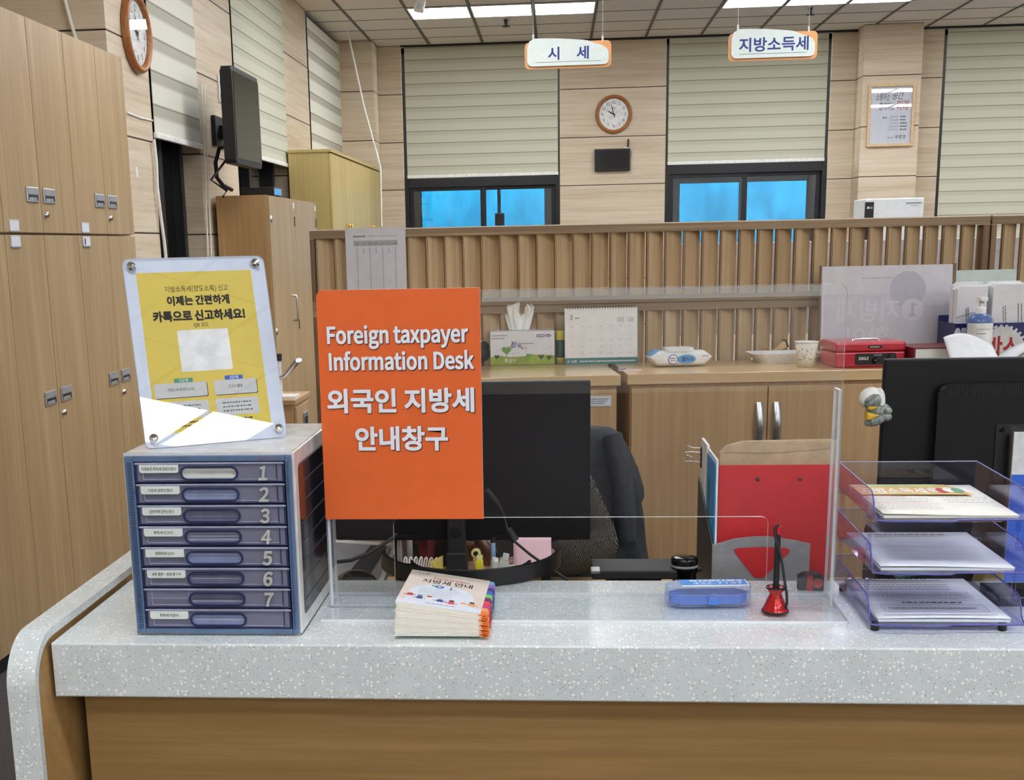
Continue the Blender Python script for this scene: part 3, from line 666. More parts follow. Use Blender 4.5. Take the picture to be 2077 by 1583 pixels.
# ---- booklets
plain('cover_beige', (226, 214, 204), .35, var=.02); plain('cover_blue', (222, 232, 246), .35, var=.02); plain('page_edge', (232, 238, 236), .6, var=.02); plain('cover_green', (206, 218, 196), .5, var=.02)
tabc = []
for k, c_ in enumerate(((110, 190, 226), (150, 96, 196), (40, 40, 130), (44, 104, 196), (120, 200, 96), (110, 30, 110), (222, 52, 72), (206, 32, 130), (236, 160, 84), (226, 118, 36))):
    plain('tab_%d' % k, c_, .4, var=.02); tabc.append('tab_%d' % k)
NB = 15; BWd, BL = .146, .208
def booklet(i):
    lab = 'beige tax guide booklet lying on top of the pile' if i == NB - 1 else 'lowest tax guide booklet of the pile, lying on the counter' if i == 0 else 'tax guide booklet inside the pile in front of the screen'
    f = i / (NB - 1)
    a = i * .0014 / BWd
    q0 = at(800, 1291, z=.886); q1 = at(803, 1221, z=.928)
    y0 = q0.y + (q1.y - q0.y) * f ** 1.2 + .0015 * math.sin(i * 2.1); xl = q0.x + (q1.x - q0.x) * f + .0012 * math.sin(i * 1.7)
    t = thing('booklet', lab, 'booklet', (xl, y0, .8862 + .0029 * i), 0, 'pile of tax guide booklets'); t.rotation_euler = (0, a, math.radians(-1.5 * f))
    tl, tr_ = .0026, .00125
    def slab(mb, z0f, z1f, mt, top=None, e=0):
        vs = [(0 - e, -e, tl * z0f), (BWd, -e, tr_ * z0f), (BWd, BL, tr_ * z0f), (0 - e, BL, tl * z0f), (0 - e, -e, tl * z1f), (BWd, -e, tr_ * z1f), (BWd, BL, tr_ * z1f), (0 - e, BL, tl * z1f)]
        mb.add(vs, [[3, 2, 1, 0], [0, 1, 5, 4], [1, 2, 6, 5], [2, 3, 7, 6], [3, 0, 4, 7]], mt); mb.add(vs, [[4, 5, 6, 7]], top or mt)
    pg = MB(); slab(pg, .12, .88, 'page_edge'); pg.build('pages', t)
    cv = MB(); slab(cv, 0, .12, 'cover_green'); slab(cv, .88, 1, 'page_edge', 'cover_beige', .0003)
    if i == NB - 1:
        TM = Matrix(((1, 0, 0, 0), (0, 1, 0, 0), (-(tl - tr_) / BWd, 0, 1, tl), (0, 0, 0, 1)))
        arch = [(.012, 0), (.128, 0), (.128, .075), (.122, .10), (.105, .122), (.075, .130), (.045, .126), (.024, .110), (.014, .085)]
        cv.flat([(0, 0), (BWd, 0), (BWd, .026), (0, .026)], .0001, 'cover_blue', TM); cv.flat(arch, .00016, 'cover_blue', TM)
        cv.text('지방세 안내', .026, .073, .139, .0003, 'ink', w=.092, bold=.03, M=TM)
        cv.dashes(.045, .115, .167, .0045, .0003, 'red_ink', TM, rs, .4); cv.dashes(.014, .04, .192, .0045, .0003, 'grey_ink', TM, rs)
        for q in range(6): cv.dashes(.03, .105 - .004 * q, .101 - .009 * q, .0022, .0003, 'pale_ink', TM, rs)
        cv.flat(circ(.0085, 18, .062, .119), .0003, 'blue_tab', TM); cv.flat(circ(.0035, 14, .062, .119), .0004, 'cover_blue', TM); cv.flat(circ(.004, 14, .051, .122), .0003, 'green_tab', TM); cv.line(.082, .084, .108, .126, .0003, 'ink', TM); cv.line(.076, .094, .112, .1135, .0003, 'ink', TM)
        for k_, (fx, fy, c1, c2) in enumerate(((.018, .052, 'red_ink', 'cover_beige'), (.036, .040, 'blue_ink', 'grey_ink'), (.052, .042, 'white', 'red_ink'), (.072, .038, 'blue_ink', 'cover_beige'), (.092, .034, 'tab_6', 'ink'), (.112, .030, 'white', 'tab_8'), (.127, .040, 'tab_8', 'ink'))):
            cv.flat(circ(.005, 12, fx, fy + .012), .0003, c2, TM); cv.flat([(fx - .006, fy - .006), (fx + .006, fy - .006), (fx + .004, fy + .008), (fx - .004, fy + .008)], .0004, c1, TM)
            cv.flat([(fx - .005, fy + .004), (fx - .012, fy - .002), (fx - .011, fy - .004), (fx - .004, fy + .001)], .0003, c1, TM); cv.flat([(fx + .005, fy + .004), (fx + .012, fy - .001), (fx + .011, fy - .003), (fx + .004, fy + .001)], .0003, c1, TM)
        cv.dashes(.05, .10, .014, .003, .0003, 'grey_ink', TM, rs)
    cv.build('cover', t)
    tb = MB()
    for k in range(10):
        a0 = BL * (1 - k / 10) - .004; a1 = a0 - BL / 10 + .0006; zz = tr_ * (.86 - .065 * k)
        tb.box(BWd - .004, BWd + .010 - (.002 if k == 0 else 0), a1, a0, zz - .00022, zz, tabc[k])
    tb.build('index_tabs', t)
for i in range(NB): booklet(i)
# ---- blue spectacle case, red pen stand, tape measure
milky('case_clear', (235, 240, 250), (190, 204, 236), .16, .08); plain('case_blue', (84, 136, 226), .35); plain('label_blue', (56, 150, 236), .35, var=.03)
a = at(1352, 1232, z=.886); b_ = at(1524, 1226, z=.886)
t = thing('glasses_case', 'clear plastic case with blue lining and a phone number label in the screen opening', 'case', (a.x, a.y - .002, .8858), 3.2)
cw = (b_ - a).length; cd_ = .052; ch = .036
I4 = Matrix.Identity(4)
MB().prism(rrect(0, cw, 0, cd_, .022, 8), 0, ch * .55, 'case_clear', I4, .006).build('bottom_shell', t)
MB().prism(rrect(0, cw, 0, cd_, .022, 8), ch * .56, ch, 'case_clear', I4, .0065).build('lid', t)
MB().prism(rrect(.007, cw - .007, .006, cd_ - .006, .018, 8), .003, ch * .56, 'case_blue', I4, .004).build('lining', t)
lb = MB(); lb.box(.028, cw - .006, .006, .046, ch + .0002, ch + .0012, 'white').box(.028, cw - .008, .010, .046, ch + .0010, ch + .0016, 'label_blue')
lb.text('432-7737', .017, .092, .0145, ch + .0019, 'white', w=.088, bold=.03, M=I4); lb.dashes(.045, .138, .033, .007, ch + .0019, 'white', I4, rs, .35)
for k in range(5): pass
lb.build('number_label', t)
MB().box(cw * .48, cw * .60, -.002, .001, .004, ch * .5, 'case_blue', .0006).prism(circ(.0075, 18, cw * .545, ch * .52), -.004, .0, 'case_clear', XZ, .001).build('latch', t)
a = at(1570, 1236, z=.886)
t = thing('pen_stand', 'red conical pen stand holding a black pen on a coil cord', 'pen stand', (a.x, 2.0915, .8858))
plain('red_metal', (190, 34, 36), .2, .4, coat=.4)
MB().lathe([(0, 0), (.0225, 0), (.0225, .003), (.0205, .006), (.0105, .030), (.0105, .033), (.0165, .041), (.0165, .043), (.011, .043), (.008, .036), (0, .036)], 'red_metal', 32).build('stand', t)
MB().lathe([(.0218, -.0002), (.0235, 0), (.0235, .002), (.0222, .0028)], 'black', 32).lathe([(.0155, .0405), (.0175, .042), (.0165, .044), (.012, .0442), (.011, .043)], 'black_gloss', 32).build('rim', t)
pn = MB(); pn.tube([(.0, 0, .034), (.0006, .001, .12), (.0012, .002, .146)], [.0052, .005, .0042], 'black', 14); pn.tube([(.0012, .002, .136), (.0014, .0022, .150)], [.0049, .0046], 'red', 14); pn.build('pen', t)
co = MB(); cpt = [(.002, .002, .150), (-.001, .001, .153), (-.005, 0, .150), (-.0055, -.001, .142), (-.003, -.003, .128), (.004, -.006, .105), (.008, -.008, .085), (.012, -.010, .06), (.0165, -.012, .035), (.0175, -.012, .018), (.0155, -.011, .006)]
co.tube(cpt, .0024, 'black_matte', 8); co.build('cord', t)
a = at(1650, 1204, z=.8805)
t = thing('tape_measure', 'small black and red tape measure with a keychain behind the screen', 'tape measure', (a.x, a.y + .03, .8802), -8)
plain('rubber', (38, 38, 42), .6)
MB().prism([(-.024, 0), (.022, 0), (.024, .004), (.024, .022), (.014, .031), (-.012, .031), (-.024, .024)], -.014, .014, 'rubber', XZ, .003).build('housing', t)
MB().prism([(-.008, .0005), (.004, .0005), (.003, .029), (-.006, .030)], -.0146, .0146, 'red', XZ).lathe([(0, .0), (.009, .0), (.009, .002)], 'red', 20, T(.012, -.0145, .016) @ RX(90)).build('red_band', t)
kc = MB()
for k in range(7): kc.tube([(-.026 - .0045 * k + .0032 * math.cos(q * PI / 4), -.02 + .002 * math.sin(k), .0026 + .0022 * math.sin(q * PI / 4)) for q in range(9)], .0008, 'chrome', 6)
kc.build('key_chain', t)
# ---- three tier letter tray with forms
clear('tray_clear', (240, 240, 252), 1.5, .03, .75); plain('tray_edge', (88, 86, 168), .15)
TX, TYf, TW, TD, TH_, = .510, 1.985, .246, .285, .047
TZ = [.8935, .981, 1.0685]
t = thing('letter_tray', 'clear three-tier letter tray holding forms at the right of the counter', 'letter tray', (TX, TYf, 0))
for i, z in enumerate(TZ):
    tr_ = MB(); tr_.box(0, TW, .004, TD, z, z + .0022, 'tray_clear'); tr_.box(0, TW, TD - .0024, TD, z, z + TH_, 'tray_clear')
    prof = [(TD, z), (TD, z + TH_), (.05, z + TH_ * .92), (.036, z + TH_ * .84), (.026, z + TH_ * .6), (.02, z + TH_ * .3), (.012, z + .006), (0.002, z + .0035), (0, z)]
    for xx in (0, TW - .0024): tr_.prism(prof, xx, xx + .0024, 'tray_clear', YZ)
    to = tr_.build('tray', t)
    e = MB()
    for xx in (.0012, TW - .0012): e.tube([(xx, y_, z_) for y_, z_ in prof[1:8]], .0013, 'tray_edge', 6)
    e.tube([(0, .0, z + .002), (.02, -.006, z + .0015), (.12, -.007, z + .0012), (.13, .0, z + .0022), (TW, .0, z + .0022)], .0016, 'tray_edge', 6); e.tube([(0, TD, z + TH_), (TW, TD, z + TH_)], .0010, 'smoke_light', 6)
    e.prism([(0, .004), (.02, -.006), (.12, -.007), (.13, .004)], z + .0004, z + .0022, 'tray_clear', I4)
    e.build('lip', to)
for i in (0, 1):
    for (sx, sy) in ((.004, .055), (TW - .004, .055), (.004, TD - .03), (TW - .004, TD - .03)):
        q = MB(); z0_, z1_ = TZ[i] + TH_ * .8, TZ[i + 1] + .001
        q.box(sx - .005, sx + .005, sy - .006, sy + .006, z0_ - .012, z0_, 'tray_clear', .002).box(sx - .003, sx + .003, sy - .004, sy + .004, z0_, z1_, 'tray_clear', .001).box(sx - .009, sx + .009, sy - .008, sy + .008, z1_ - .007, z1_, 'tray_clear', .002); q.build('riser', t)
for (sx, sy) in ((.012, .02), (TW - .03, .02), (.012, TD - .03), (TW - .03, TD - .03)): MB().lathe([(0, .8802), (.007, .8802), (.007, .892), (.006, .8935), (0, .8935)], 'black', 14, T(sx, sy, 0)).build('foot', t)
plain('leaflet_gold', (214, 170, 66), .4); plain('leaf_pale', (176, 196, 120), .4); plain('form_paper', (226, 232, 240), .6, var=.015); plain('warm_paper', (236, 236, 228), .5, var=.015)
def form(i, lab, mat, draw):
    t2 = thing('form_stack', lab, 'paper', (TX + .014, TYf + .012, TZ[i] + .0026), 0, 'forms in the letter tray')
    MB().grid(lambda u, v: (u * .213, v * .246, .006 + .002 * math.sin(3 * u + i) * (1 - v)), 10, 8, mat, None, .0008).box(.001, .212, .001, .245, 0, .0045, mat).build('sheets', t2)
    d = MB(); draw(d); d.build('print', t2)
def surf(i): return None
def d_top(d):
    Z = .0088
    d.flat([(.0, .150), (.19, .146), (.18, .185), (.165, .236), (.0, .240)], Z, 'leaflet_gold', I4); d.flat([(.0, .222), (.16, .218), (.15, .238), (.0, .240)], Z + .0001, 'leaf_pale', I4); d.text('지방소득세', .05, .062, .164, Z + .0003, 'white', w=.112, bold=.04, M=I4)
    for k, c_ in enumerate(('cover_beige', 'red_ink', 'white', 'green_tab')): d.flat(circ(.010, 12, .132 + k * .013, .186 - .006 * (k % 2), .022), Z + .0003 + k * .0001, c_, I4)
    d.line(0, .07, .128, .131, Z, 'red_ink', I4); d.line(0, .095, .085, .088, Z, 'red_ink', I4)
    for q in (.115, .102, .068, .052, .036): d.dashes(.004, .11, q, .004, Z, 'pale_ink', I4, rs)
    for q in (.118, .10, .08): d.dashes(.125, .20, q, .004, Z, 'pale_ink', I4, rs)
def d_mid(d):
    d.dashes(.045, .17, .215, .006, .0088, 'grey_ink', I4, rs)
    for q in range(7): d.line(.03, .19, .185 - q * .018, .1856 - q * .018, .0088, 'pale_ink', I4)
def d_low(d):
    Z = .0088
    d.line(.0, .165, .221, .2235, Z, 'ink', I4); d.dashes(.02, .15, .231, .005, Z, 'grey_ink', I4, rs)
    for q in (.195, .18, .165): d.dashes(.02, .17, q, .0035, Z, 'grey_ink', I4, rs)
    for q in (.145, .135, .125, .112): d.dashes(.012, .19, q, .003, Z, 'grey_ink', I4, rs)
    d.line(.01, .2, .098, .0992, Z, 'grey_ink', I4); d.dashes(.06, .16, .082, .005, Z, 'ink', I4, rs)
    d.line(.02, .19, .070, .0712, Z, 'grey_ink', I4); d.line(.02, .19, .030, .0312, Z, 'grey_ink', I4); d.line(.02, .0208, .03, .07, Z, 'grey_ink', I4); d.line(.1892, .19, .03, .07, Z, 'grey_ink', I4)
    d.dashes(.03, .18, .05, .004, Z, 'grey_ink', I4, rs); d.line(.012, .195, .012, .014, Z, 'ink', I4)
form(2, 'leaflet with a golden banner in the top letter tray', 'warm_paper', d_top)
form(1, 'plain white forms in the middle letter tray', 'form_paper', d_mid)
form(0, 'white tax forms with ruled boxes in the bottom letter tray', 'form_paper', d_low)
# ---- upright leaflet holder at the right edge
a = at(2046, 1222, z=.886)
t = thing('leaflet_holder', 'acrylic leaflet holder with a blue and white sheet at the right edge of the counter', 'holder', (a.x, 2.19, .8803))
plain('leaflet_blue', (52, 104, 214), .4)
MB().box(-.02, .20, -.05, .05, 0, .016, 'black_gloss', .002).build('base', t)
MB().box(.0, .19, -.003, .0, .016, .31, 'acrylic').box(.0, .19, .004, .007, .016, .31, 'acrylic').build('pocket', t)
l = MB(); l.box(.004, .186, .0005, .0035, .03, .30, 'white'); l.flat([(.004, .03), (.186, .03), (.186, .225), (.004, .225)], .0003, 'leaflet_blue'); l.flat(circ(.075, 32, .11, .12), .0001, 'white'); l.build('leaflet', t)
# ================================================================== staff side of the counter
DZ = .7202
def blob(name, joints, edges, mat, parent, sub=2, root=0, extra=None):
    """one continuous skinned body grown on a skeleton of joints with radii"""
    me = bpy.data.meshes.new(name); me.from_pydata([j[:3] for j in joints], edges, [])
    me.materials.append(MT[mat]); o = bpy.data.objects.new(name, me); COL.objects.link(o)
    if parent: o.parent = parent
    sk = o.modifiers.new('skin', 'SKIN'); sk.use_smooth_shade = True; sk.branch_smoothing = .4
    if not me.skin_vertices: me.attributes.new
    for i, j in enumerate(joints):
        r = j[3] if isinstance(j[3], tuple) else (j[3], j[3]); me.skin_vertices[0].data[i].radius = r
        me.skin_vertices[0].data[i].use_root = (i == root)
    sb = o.modifiers.new('subdivision', 'SUBSURF'); sb.levels = sub; sb.render_levels = sub
    return o
# ---- left monitor seen from behind
plain('monitor_black', (13, 14, 18), .5, spec=.3, var=.01); plain('monitor_frame', (16, 16, 18), .5)
MY = 2.62
a = at(668, 774, y=MY); b_ = at(1198, 772, y=MY); c_ = at(1195, 1096, y=MY)
zt, zb = b_.z, c_.z; x0, x1 = a.x, b_.x; xc = at(925, 1000, y=MY).x
t = thing('computer_monitor', 'black computer monitor seen from behind, half hidden by the orange sign', 'monitor', (xc, MY, DZ))
X0, X1, ZB, ZT = x0 - xc, x1 - xc, zb - DZ, zt - DZ
MB().box(X0, X1, 0, .022, ZB, ZT, 'monitor_black', .003).box(X0 + .04, X1 - .04, .001, .004, ZB + .0, ZB + .002, 'monitor_frame').build('back_shell', t)
MB().box(X0 + .006, X1 - .006, .0215, .0225, ZB + .008, ZT - .006, 'black_gloss').build('screen', t)
v = MB()
for k in range(16): v.box(-.14 + k * .0036, -.138 + k * .0036, -.0012, .001, ZB + .004, ZB + .012, 'monitor_frame'); v.box(.072 + k * .0036, .074 + k * .0036, -.0012, .001, ZB + .004, ZB + .012, 'monitor_frame')
v.build('vents', t)
MB().prism([(-.02, .08), (.022, .08), (.02, ZB + .06), (-.018, ZB + .06)], -.030, -.002, 'black_matte', XZ, .004).prism(circ(.011, 20, 0, ZB + .028), -.034, -.028, 'monitor_frame', XZ, .001).box(-.022, .024, -.034, -.0, .0, ZB - .02, 'black_matte', .004).build('stand_neck', t)
MB().prism(rrect(-.06, .06, -.07, .05, .03), 0, .012, 'black_matte', I4, .003).build('stand_foot', t)
cb = MB(); cpts = [at(806, 1083, y=2.59), at(780, 1103, y=2.58), at(745, 1124, y=2.56), at(712, 1137, y=2.55), at(680, 1141, y=2.55), at(640, 1142, y=2.56)]
cb.tube([(p.x - xc, p.y - MY, p.z - DZ) for p in cpts] + [(-.33, -.03, .05), (-.33, .0, .006)], .0042, 'black', 8); cb.build('cable', t)
# ---- curved black pen tray that bulges over the counter's back edge
plain('tray_black', (20, 20, 22), .42)
t = thing('pen_tray', 'crescent shaped black desk tray curving behind the booklets and holding pens', 'tray', (0, 0, 0))
ce_ = Vector((-.178, 2.432)); 
def arc(r, n=26, a0=186, a1=354, sx=1.0): return [(ce_.x + r * 1.02 * math.cos(math.radians(a0 + (a1 - a0) * k / n)), ce_.y + r * math.sin(math.radians(a0 + (a1 - a0) * k / n))) for k in range(n + 1)]
o1, i1 = arc(.180), arc(.170)
MB().prism(o1 + i1[::-1], .8835, .914, 'tray_black', I4, .0015).build('front_wall', t)
o2, i2 = arc(.171), arc(.122, 26, 190, 350)
MB().prism(o2 + i2[::-1], .8825, .887, 'tray_black', I4).build('floor_plate', t)
i3 = arc(.117, 26, 190, 350)
MB().prism(i2 + i3[::-1], .8825, .894, 'tray_black', I4).build('back_wall', t)
MB().box(-.32, -.30, 2.36, 2.40, DZ, .8822, 'tray_black').box(-.035, -.015, 2.36, 2.40, DZ, .8822, 'tray_black').build('stand_block', t)
def pen_at(px, py, z0, y, lean, build, nm, lab, cat):
    p = at(px, py, y=y); t2 = thing(nm, lab, cat, (p.x, y, z0)); t2.rotation_euler = (0, math.radians(lean), 0); build(t2); return t2
plain('pen_yellow', (232, 220, 60), .35); plain('pen_pale', (226, 224, 150), .35); plain('pen_blue', (140, 170, 216), .35); plain('tape_grey', (196, 202, 190), .35)
def hl(t2): 
    MB().prism(rrect(-.007, .007, 0, .036, .002), -.004, .004, 'pen_yellow', XZ, .001).build('barrel', t2); MB().prism(rrect(-.006, .006, .036, .046, .003), -.0035, .0035, 'pen_pale', XZ, .001).build('cap', t2)
def corr(t2):
    MB().prism(rrect(-.008, .008, 0, .040, .002), -.004, .004, 'pen_pale', XZ, .001).build('barrel', t2)
    q = MB(); o = circ(.0095, 16, 0, .047); q.prism(o, -.004, .004, 'pen_pale', XZ, .001).prism(circ(.005, 14, 0, .047), -.0046, -.004, 'black', XZ); q.build('loop_cap', t2)
pen_at(978, 1168, .8872, 2.315, -14, corr, 'highlighter', 'pale yellow highlighter with a round looped end in the black tray', 'pen')
pen_at(972, 1168, .8872, 2.30, 2, hl, 'highlighter', 'bright yellow highlighter standing in the black tray', 'pen')
def bluepen(t2):
    MB().tube([(0, 0, 0), (0, 0, .062)], .0048, 'pen_blue', 14).build('barrel', t2); MB().tube([(0, 0, .062), (0, 0, .072)], .0052, 'black', 14).build('cap', t2)
pen_at(1001, 1170, .8872, 2.335, 0, bluepen, 'pen', 'light blue pen with a black end standing in the black tray', 'pen')
def tape(t2): MB().prism([(-.010, 0), (.010, 0), (.011, .03), (.003, .042), (-.008, .038)], -.006, .006, 'tape_grey', XZ, .002).lathe([(0, 0), (.006, 0), (.006, .002)], 'black', 16, T(0, -.0062, .012) @ RX(90)).build('body', t2); MB().box(-.004, .008, -.007, .007, .036, .048, 'light_grey', .001).build('cap', t2)
pen_at(1000, 1172, .8872, 2.30, 5, lambda t2: (MB().tube([(0, 0, 0), (.001, 0, .034)], .0078, 'tape_grey', 14).build('barrel', t2), MB().tube([(.001, 0, .034), (.0015, 0, .040)], .0066, 'white', 14).build('cap', t2)), 'correction_pen', 'short grey white correction pen beside the blue pen', 'pen')
pen_at(1015, 1170, .8872, 2.305, 12, tape, 'correction_tape', 'greyish correction tape roller in the black tray', 'correction tape')
pen_at(1028, 1168, .8872, 2.31, 25, lambda t2: (MB().prism([(-.009, 0), (.010, 0), (.012, .018), (.004, .028), (-.006, .022)], -.006, .006, 'light_grey', XZ, .002).build('body', t2),), 'eraser_case', 'small pale plastic piece at the right end of the pens', 'eraser')
# ---- goose neck microphone in front of the monitor
t = thing('gooseneck_microphone', 'thin black goose neck microphone in front of the left monitor', 'microphone', (.05, 2.42, DZ))
def loc(px, py, y): p = at(px, py, y=y); return (p.x - .05, p.y - 2.42, p.z - DZ)
MB().tube([loc(986, 993, 2.5), loc(1001, 1012, 2.5), loc(1010, 1022, 2.5)], [.006, .0068, .005], 'black_matte', 12).build('head', t)
MB().tube([loc(1010, 1022, 2.5), loc(1020, 1040, 2.5), loc(1028, 1070, 2.5), loc(1034, 1085, 2.49), loc(1045, 1100, 2.48), loc(1075, 1125, 2.46), loc(1110, 1150, 2.45), loc(1150, 1176, 2.44), (.03, .05, .06), (.0, .06, .02)], .0028, 'black', 8).build('neck', t)
MB().tube([loc(1030, 1073, 2.495), loc(1046, 1098, 2.49)], [.008, .0085], 'black_matte', 12).build('clamp', t)
MB().lathe([(0, 0), (.024, 0), (.024, .01), (.012, .02), (.006, .03), (0, .03)], 'black', 20, T(.0, .06, 0)).build('base', t)
# ---- pink note
a = at(1041, 1097, y=2.60); b_ = at(1118, 1096, y=2.60); c2 = at(1041, 1152, y=2.60)
plain('note_pink', (232, 196, 208), .7, var=.02)
o = MB().grid(lambda u, v: (a.x + (b_.x - a.x) * u, 2.612 - .012 * v - .006 * v * v * u, a.z + .004 + (c2.z - a.z - .004) * v + .004 * u * v), 8, 8, 'note_pink', None, .0004).build('sticky_note'); tag(o, 'pink sticky note hanging from the lower edge of the left monitor', 'note')
# ---- desk phone, dome, papers left of the neck
p = at(720, 1150, y=2.78)
t = thing('desk_phone', 'white framed grey desk phone behind the counter at the left', 'phone', (p.x - .02, 2.70, DZ), -14)
MB().box(-.10, .09, -.02, .16, 0, .012, 'light_grey', .003).box(-.06, .05, .06, .10, .01, .06, 'light_grey').build('base', t)
tm = T(0, -.01, .012) @ RX(32)
MB().prism(rrect(-.11, .095, 0, .17, .014), 0, .014, 'white', tm, .003).build('housing', t)
MB().prism(rrect(-.10, .082, .010, .158, .008), .0142, .016, 'grey_plastic', tm).prism([(-.01, .012), (.05, .012), (.07, .155), (.03, .155)], .0161, .018, 'rubber', tm, .001).build('faceplate', t)
p = at(715, 1172, y=2.47)
t = thing('mouse_dome', 'round black dome on the desk just behind the counter edge', 'dome', (p.x, 2.50, DZ))  # plain dome modelled in place of a computer mouse
MB().lathe([(0, .128), (.02, .125), (.040, .114), (.054, .096), (.058, .08), (.056, .03), (.05, 0), (0, 0)], 'black_gloss', 32).build('dome', t)
MB().lathe([(.058, .06), (.061, .06), (.061, .075), (.058, .078)], 'chrome', 32).build('ring', t)
plain('maroon', (110, 26, 34), .5); plain('cream_yellow', (226, 214, 130), .5)
p = at(859, 1120, y=2.66)
t = thing('book', 'thin dark red book standing upright beside the monitor neck', 'book', (p.x, 2.66, DZ))
MB().box(-.0095, .0095, 0, .15, 0, .20, 'maroon', .001).dashes(-.006, .006, .10, .0035, -.0006, 'brass').dashes(-.006, .004, .085, .0035, -.0006, 'brass').dashes(-.004, .006, .072, .0035, -.0006, 'brass').build('cover', t); MB().box(-.0075, .0075, .004, .151, .003, .1985, 'paper').build('pages', t)
p = at(808, 1125, y=2.68)
t = thing('binder', 'black and white file standing upright left of the red book', 'binder', (p.x, 2.68, DZ))
MB().box(-.009, -.0035, 0, .2, 0, .22, 'black', .001).box(.005, .0085, 0, .2, 0, .22, 'white', .001).build('cover', t); MB().box(-.0033, .0048, .003, .198, .003, .215, 'light_grey').build('papers', t)
for k in range(7):
    p = at(817 + k * 5.6, 1155, y=2.62)
    t = thing('white_clip', 'white plastic clip in the row between the file and the red book', 'clip', (p.x, 2.625 + .002 * k, DZ), 0, 'row of white plastic clips'); t.rotation_euler = (0, math.radians(3 + 2.4 * k), 0)
    MB().tube([(-.0022, 0, 0), (-.0026, 0, .118), (-.0018, 0, .123), (0, .001, .1252), (.0018, .002, .123), (.0026, .002, .118), (.0022, .002, .0)], .0019, 'white', 8).build('loop', t)
MB().box(0, .045, 0, .03, 0, .08, 'grey_plastic', .002).build('clip_holder', None, (at(815, 1150, y=2.64).x, 2.65, DZ)); o = bpy.data.objects['clip_holder']; tag(o, 'small grey holder hidden behind the row of white clips', 'holder')
p = at(885, 1150, y=2.60)
o = MB().prism([(-.015, 0), (.013, 0), (.015, .134), (-.014, .120)], 0, .0012, 'cream_yellow', XZ).prism(circ(.005, 14, .003, .112), -.0004, 0, 'pen_yellow', XZ).flat([(-.010, .116), (-.005, .100), (-.001, .115), (-.004, .103)], -.0003, 'black').build('yellow_leaflet', None, (p.x, 2.605, DZ)); tag(o, 'small yellow leaflet leaning just left of the monitor neck', 'leaflet')
# ---- black pad and black cylinder
p = at(1200, 1168, y=2.42); q = at(1372, 1165, y=2.42)
t = thing('signature_pad', 'flat black pad with a silver corner behind the counter edge', 'pad', (p.x, 2.40, DZ))
L = q.x - p.x
MB().box(0, L, 0, .10, .136, .154, 'black_matte', .003).box(.03, L - .03, .02, .08, 0, .136, 'black').build('body', t); MB().box(-.002, .016, -.001, .03, .148, .1552, 'alu', .001).build('corner', t)
p = at(1389, 1160, y=2.42)
t = thing('speaker_puck', 'short black cylinder next to the black pad', 'speaker', (p.x, 2.43, DZ))
MB().lathe([(0, 0), (.024, 0), (.024, .142), (.0262, .145), (.0265, .157), (.027, .170), (.0262, .174), (.018, .1765), (0, .177)], 'black_gloss', 32).build('body', t); MB().lathe([(.0268, .156), (.0274, .157), (.0274, .160), (.0268, .161)], 'grey_plastic', 32).build('ring', t); MB().box(.024, .034, -.006, .006, .145, .153, 'black', .002).build('button', t)
# ---- magazine file with folders
plain('file_grey', (146, 148, 150), .45); plain('file_dark', (62, 60, 58), .5); plain('folder_red', (202, 46, 50), .5, var=.03); plain('kraft', (188, 164, 132), .7); plain('binder_blue', (52, 150, 214), .35)
FY = 2.42
t = thing('magazine_file', 'grey plastic magazine file with an arched cut-out, holding red and blue folders', 'file holder', (0, FY, DZ))
A = at(1452, 1173, y=FY); B = at(1641, 1173, y=FY)
def fz(py): return at(1550, py, y=FY).z - DZ
def fx(px): return at(px, 1130, y=FY).x
A.x -= .0085; ol = [(A.x, 0), (B.x, 0), (B.x, fz(1104)), (fx(1612), fz(1097)), (fx(1560), fz(1089)), (fx(1530), fz(1089)), (fx(1490), fz(1093)), (A.x, fz(1106))]
MB().prism(ol, 0, .004, 'file_grey', XZ, .001).prism([(A.x + .003, fz(1110)), (B.x - .003, fz(1108)), (B.x - .012, fz(1103)), (fx(1560), fz(1095)), (fx(1500), fz(1097))], -.0006, .0005, 'file_grey', XZ).build('front_panel', t)
w_ = MB(); w_.prism([(fx(1488), fz(1115)), (fx(1497), fz(1112)), (fx(1545), fz(1110)), (fx(1595), fz(1112)), (fx(1602), fz(1117)), (fx(1600), fz(1122)), (fx(1550), fz(1172)), (fx(1540), fz(1173)), (fx(1530), fz(1171)), (fx(1490), fz(1121))], -.0012, -.0003, 'folder_red', XZ); w_.build('cutout', t)
A.x += .0085
MB().prism([(.004, 0), (.27, 0), (.27, fz(1062) + .045), (.004, fz(1108))], A.x - .0085, A.x - .0062, 'file_dark', YZ).box(A.x - .0062, B.x, .004, .27, 0, .003, 'file_grey').build('side_panels', t)
p = at(1458, 944, y=2.455); q = at(1691, 943, y=2.455)
p.x = max(p.x, A.x + .0045); t = thing('red_folder', 'bright red folder with two rivets standing in the grey file', 'folder', (p.x, 2.452, DZ + .004))
wr = q.x - p.x; hr = p.z - DZ - .004
MB().prism(rrect(0, wr, 0, hr, .004, 4, (0, 1)), 0, .004, 'folder_red', XZ, .0008).build('cover', t)
for px in (1537, 1623):
    e = at(px, 972, y=2.452); MB().lathe([(0, .0025), (.0035, .002), (.0038, 0)], 'file_dark', 16, T(e.x - p.x, 0, e.z - DZ - .004) @ RX(90)).build('rivet', t)
p = at(1452, 905, y=2.475); q = at(1694, 892, y=2.475)
p.x = max(p.x, A.x + .0045); t = thing('kraft_envelope', 'brown kraft envelope standing behind the red folder', 'envelope', (p.x, 2.470, DZ + .004))
wk = q.x - p.x; hk = p.z - DZ - .004
MB().prism([(0, 0), (wk, 0), (wk, hk + .012), (.05, hk + .010), (.016, hk + .001), (.004, hk - .012)], 0, .010, 'kraft', XZ, .002).build('pocket', t)
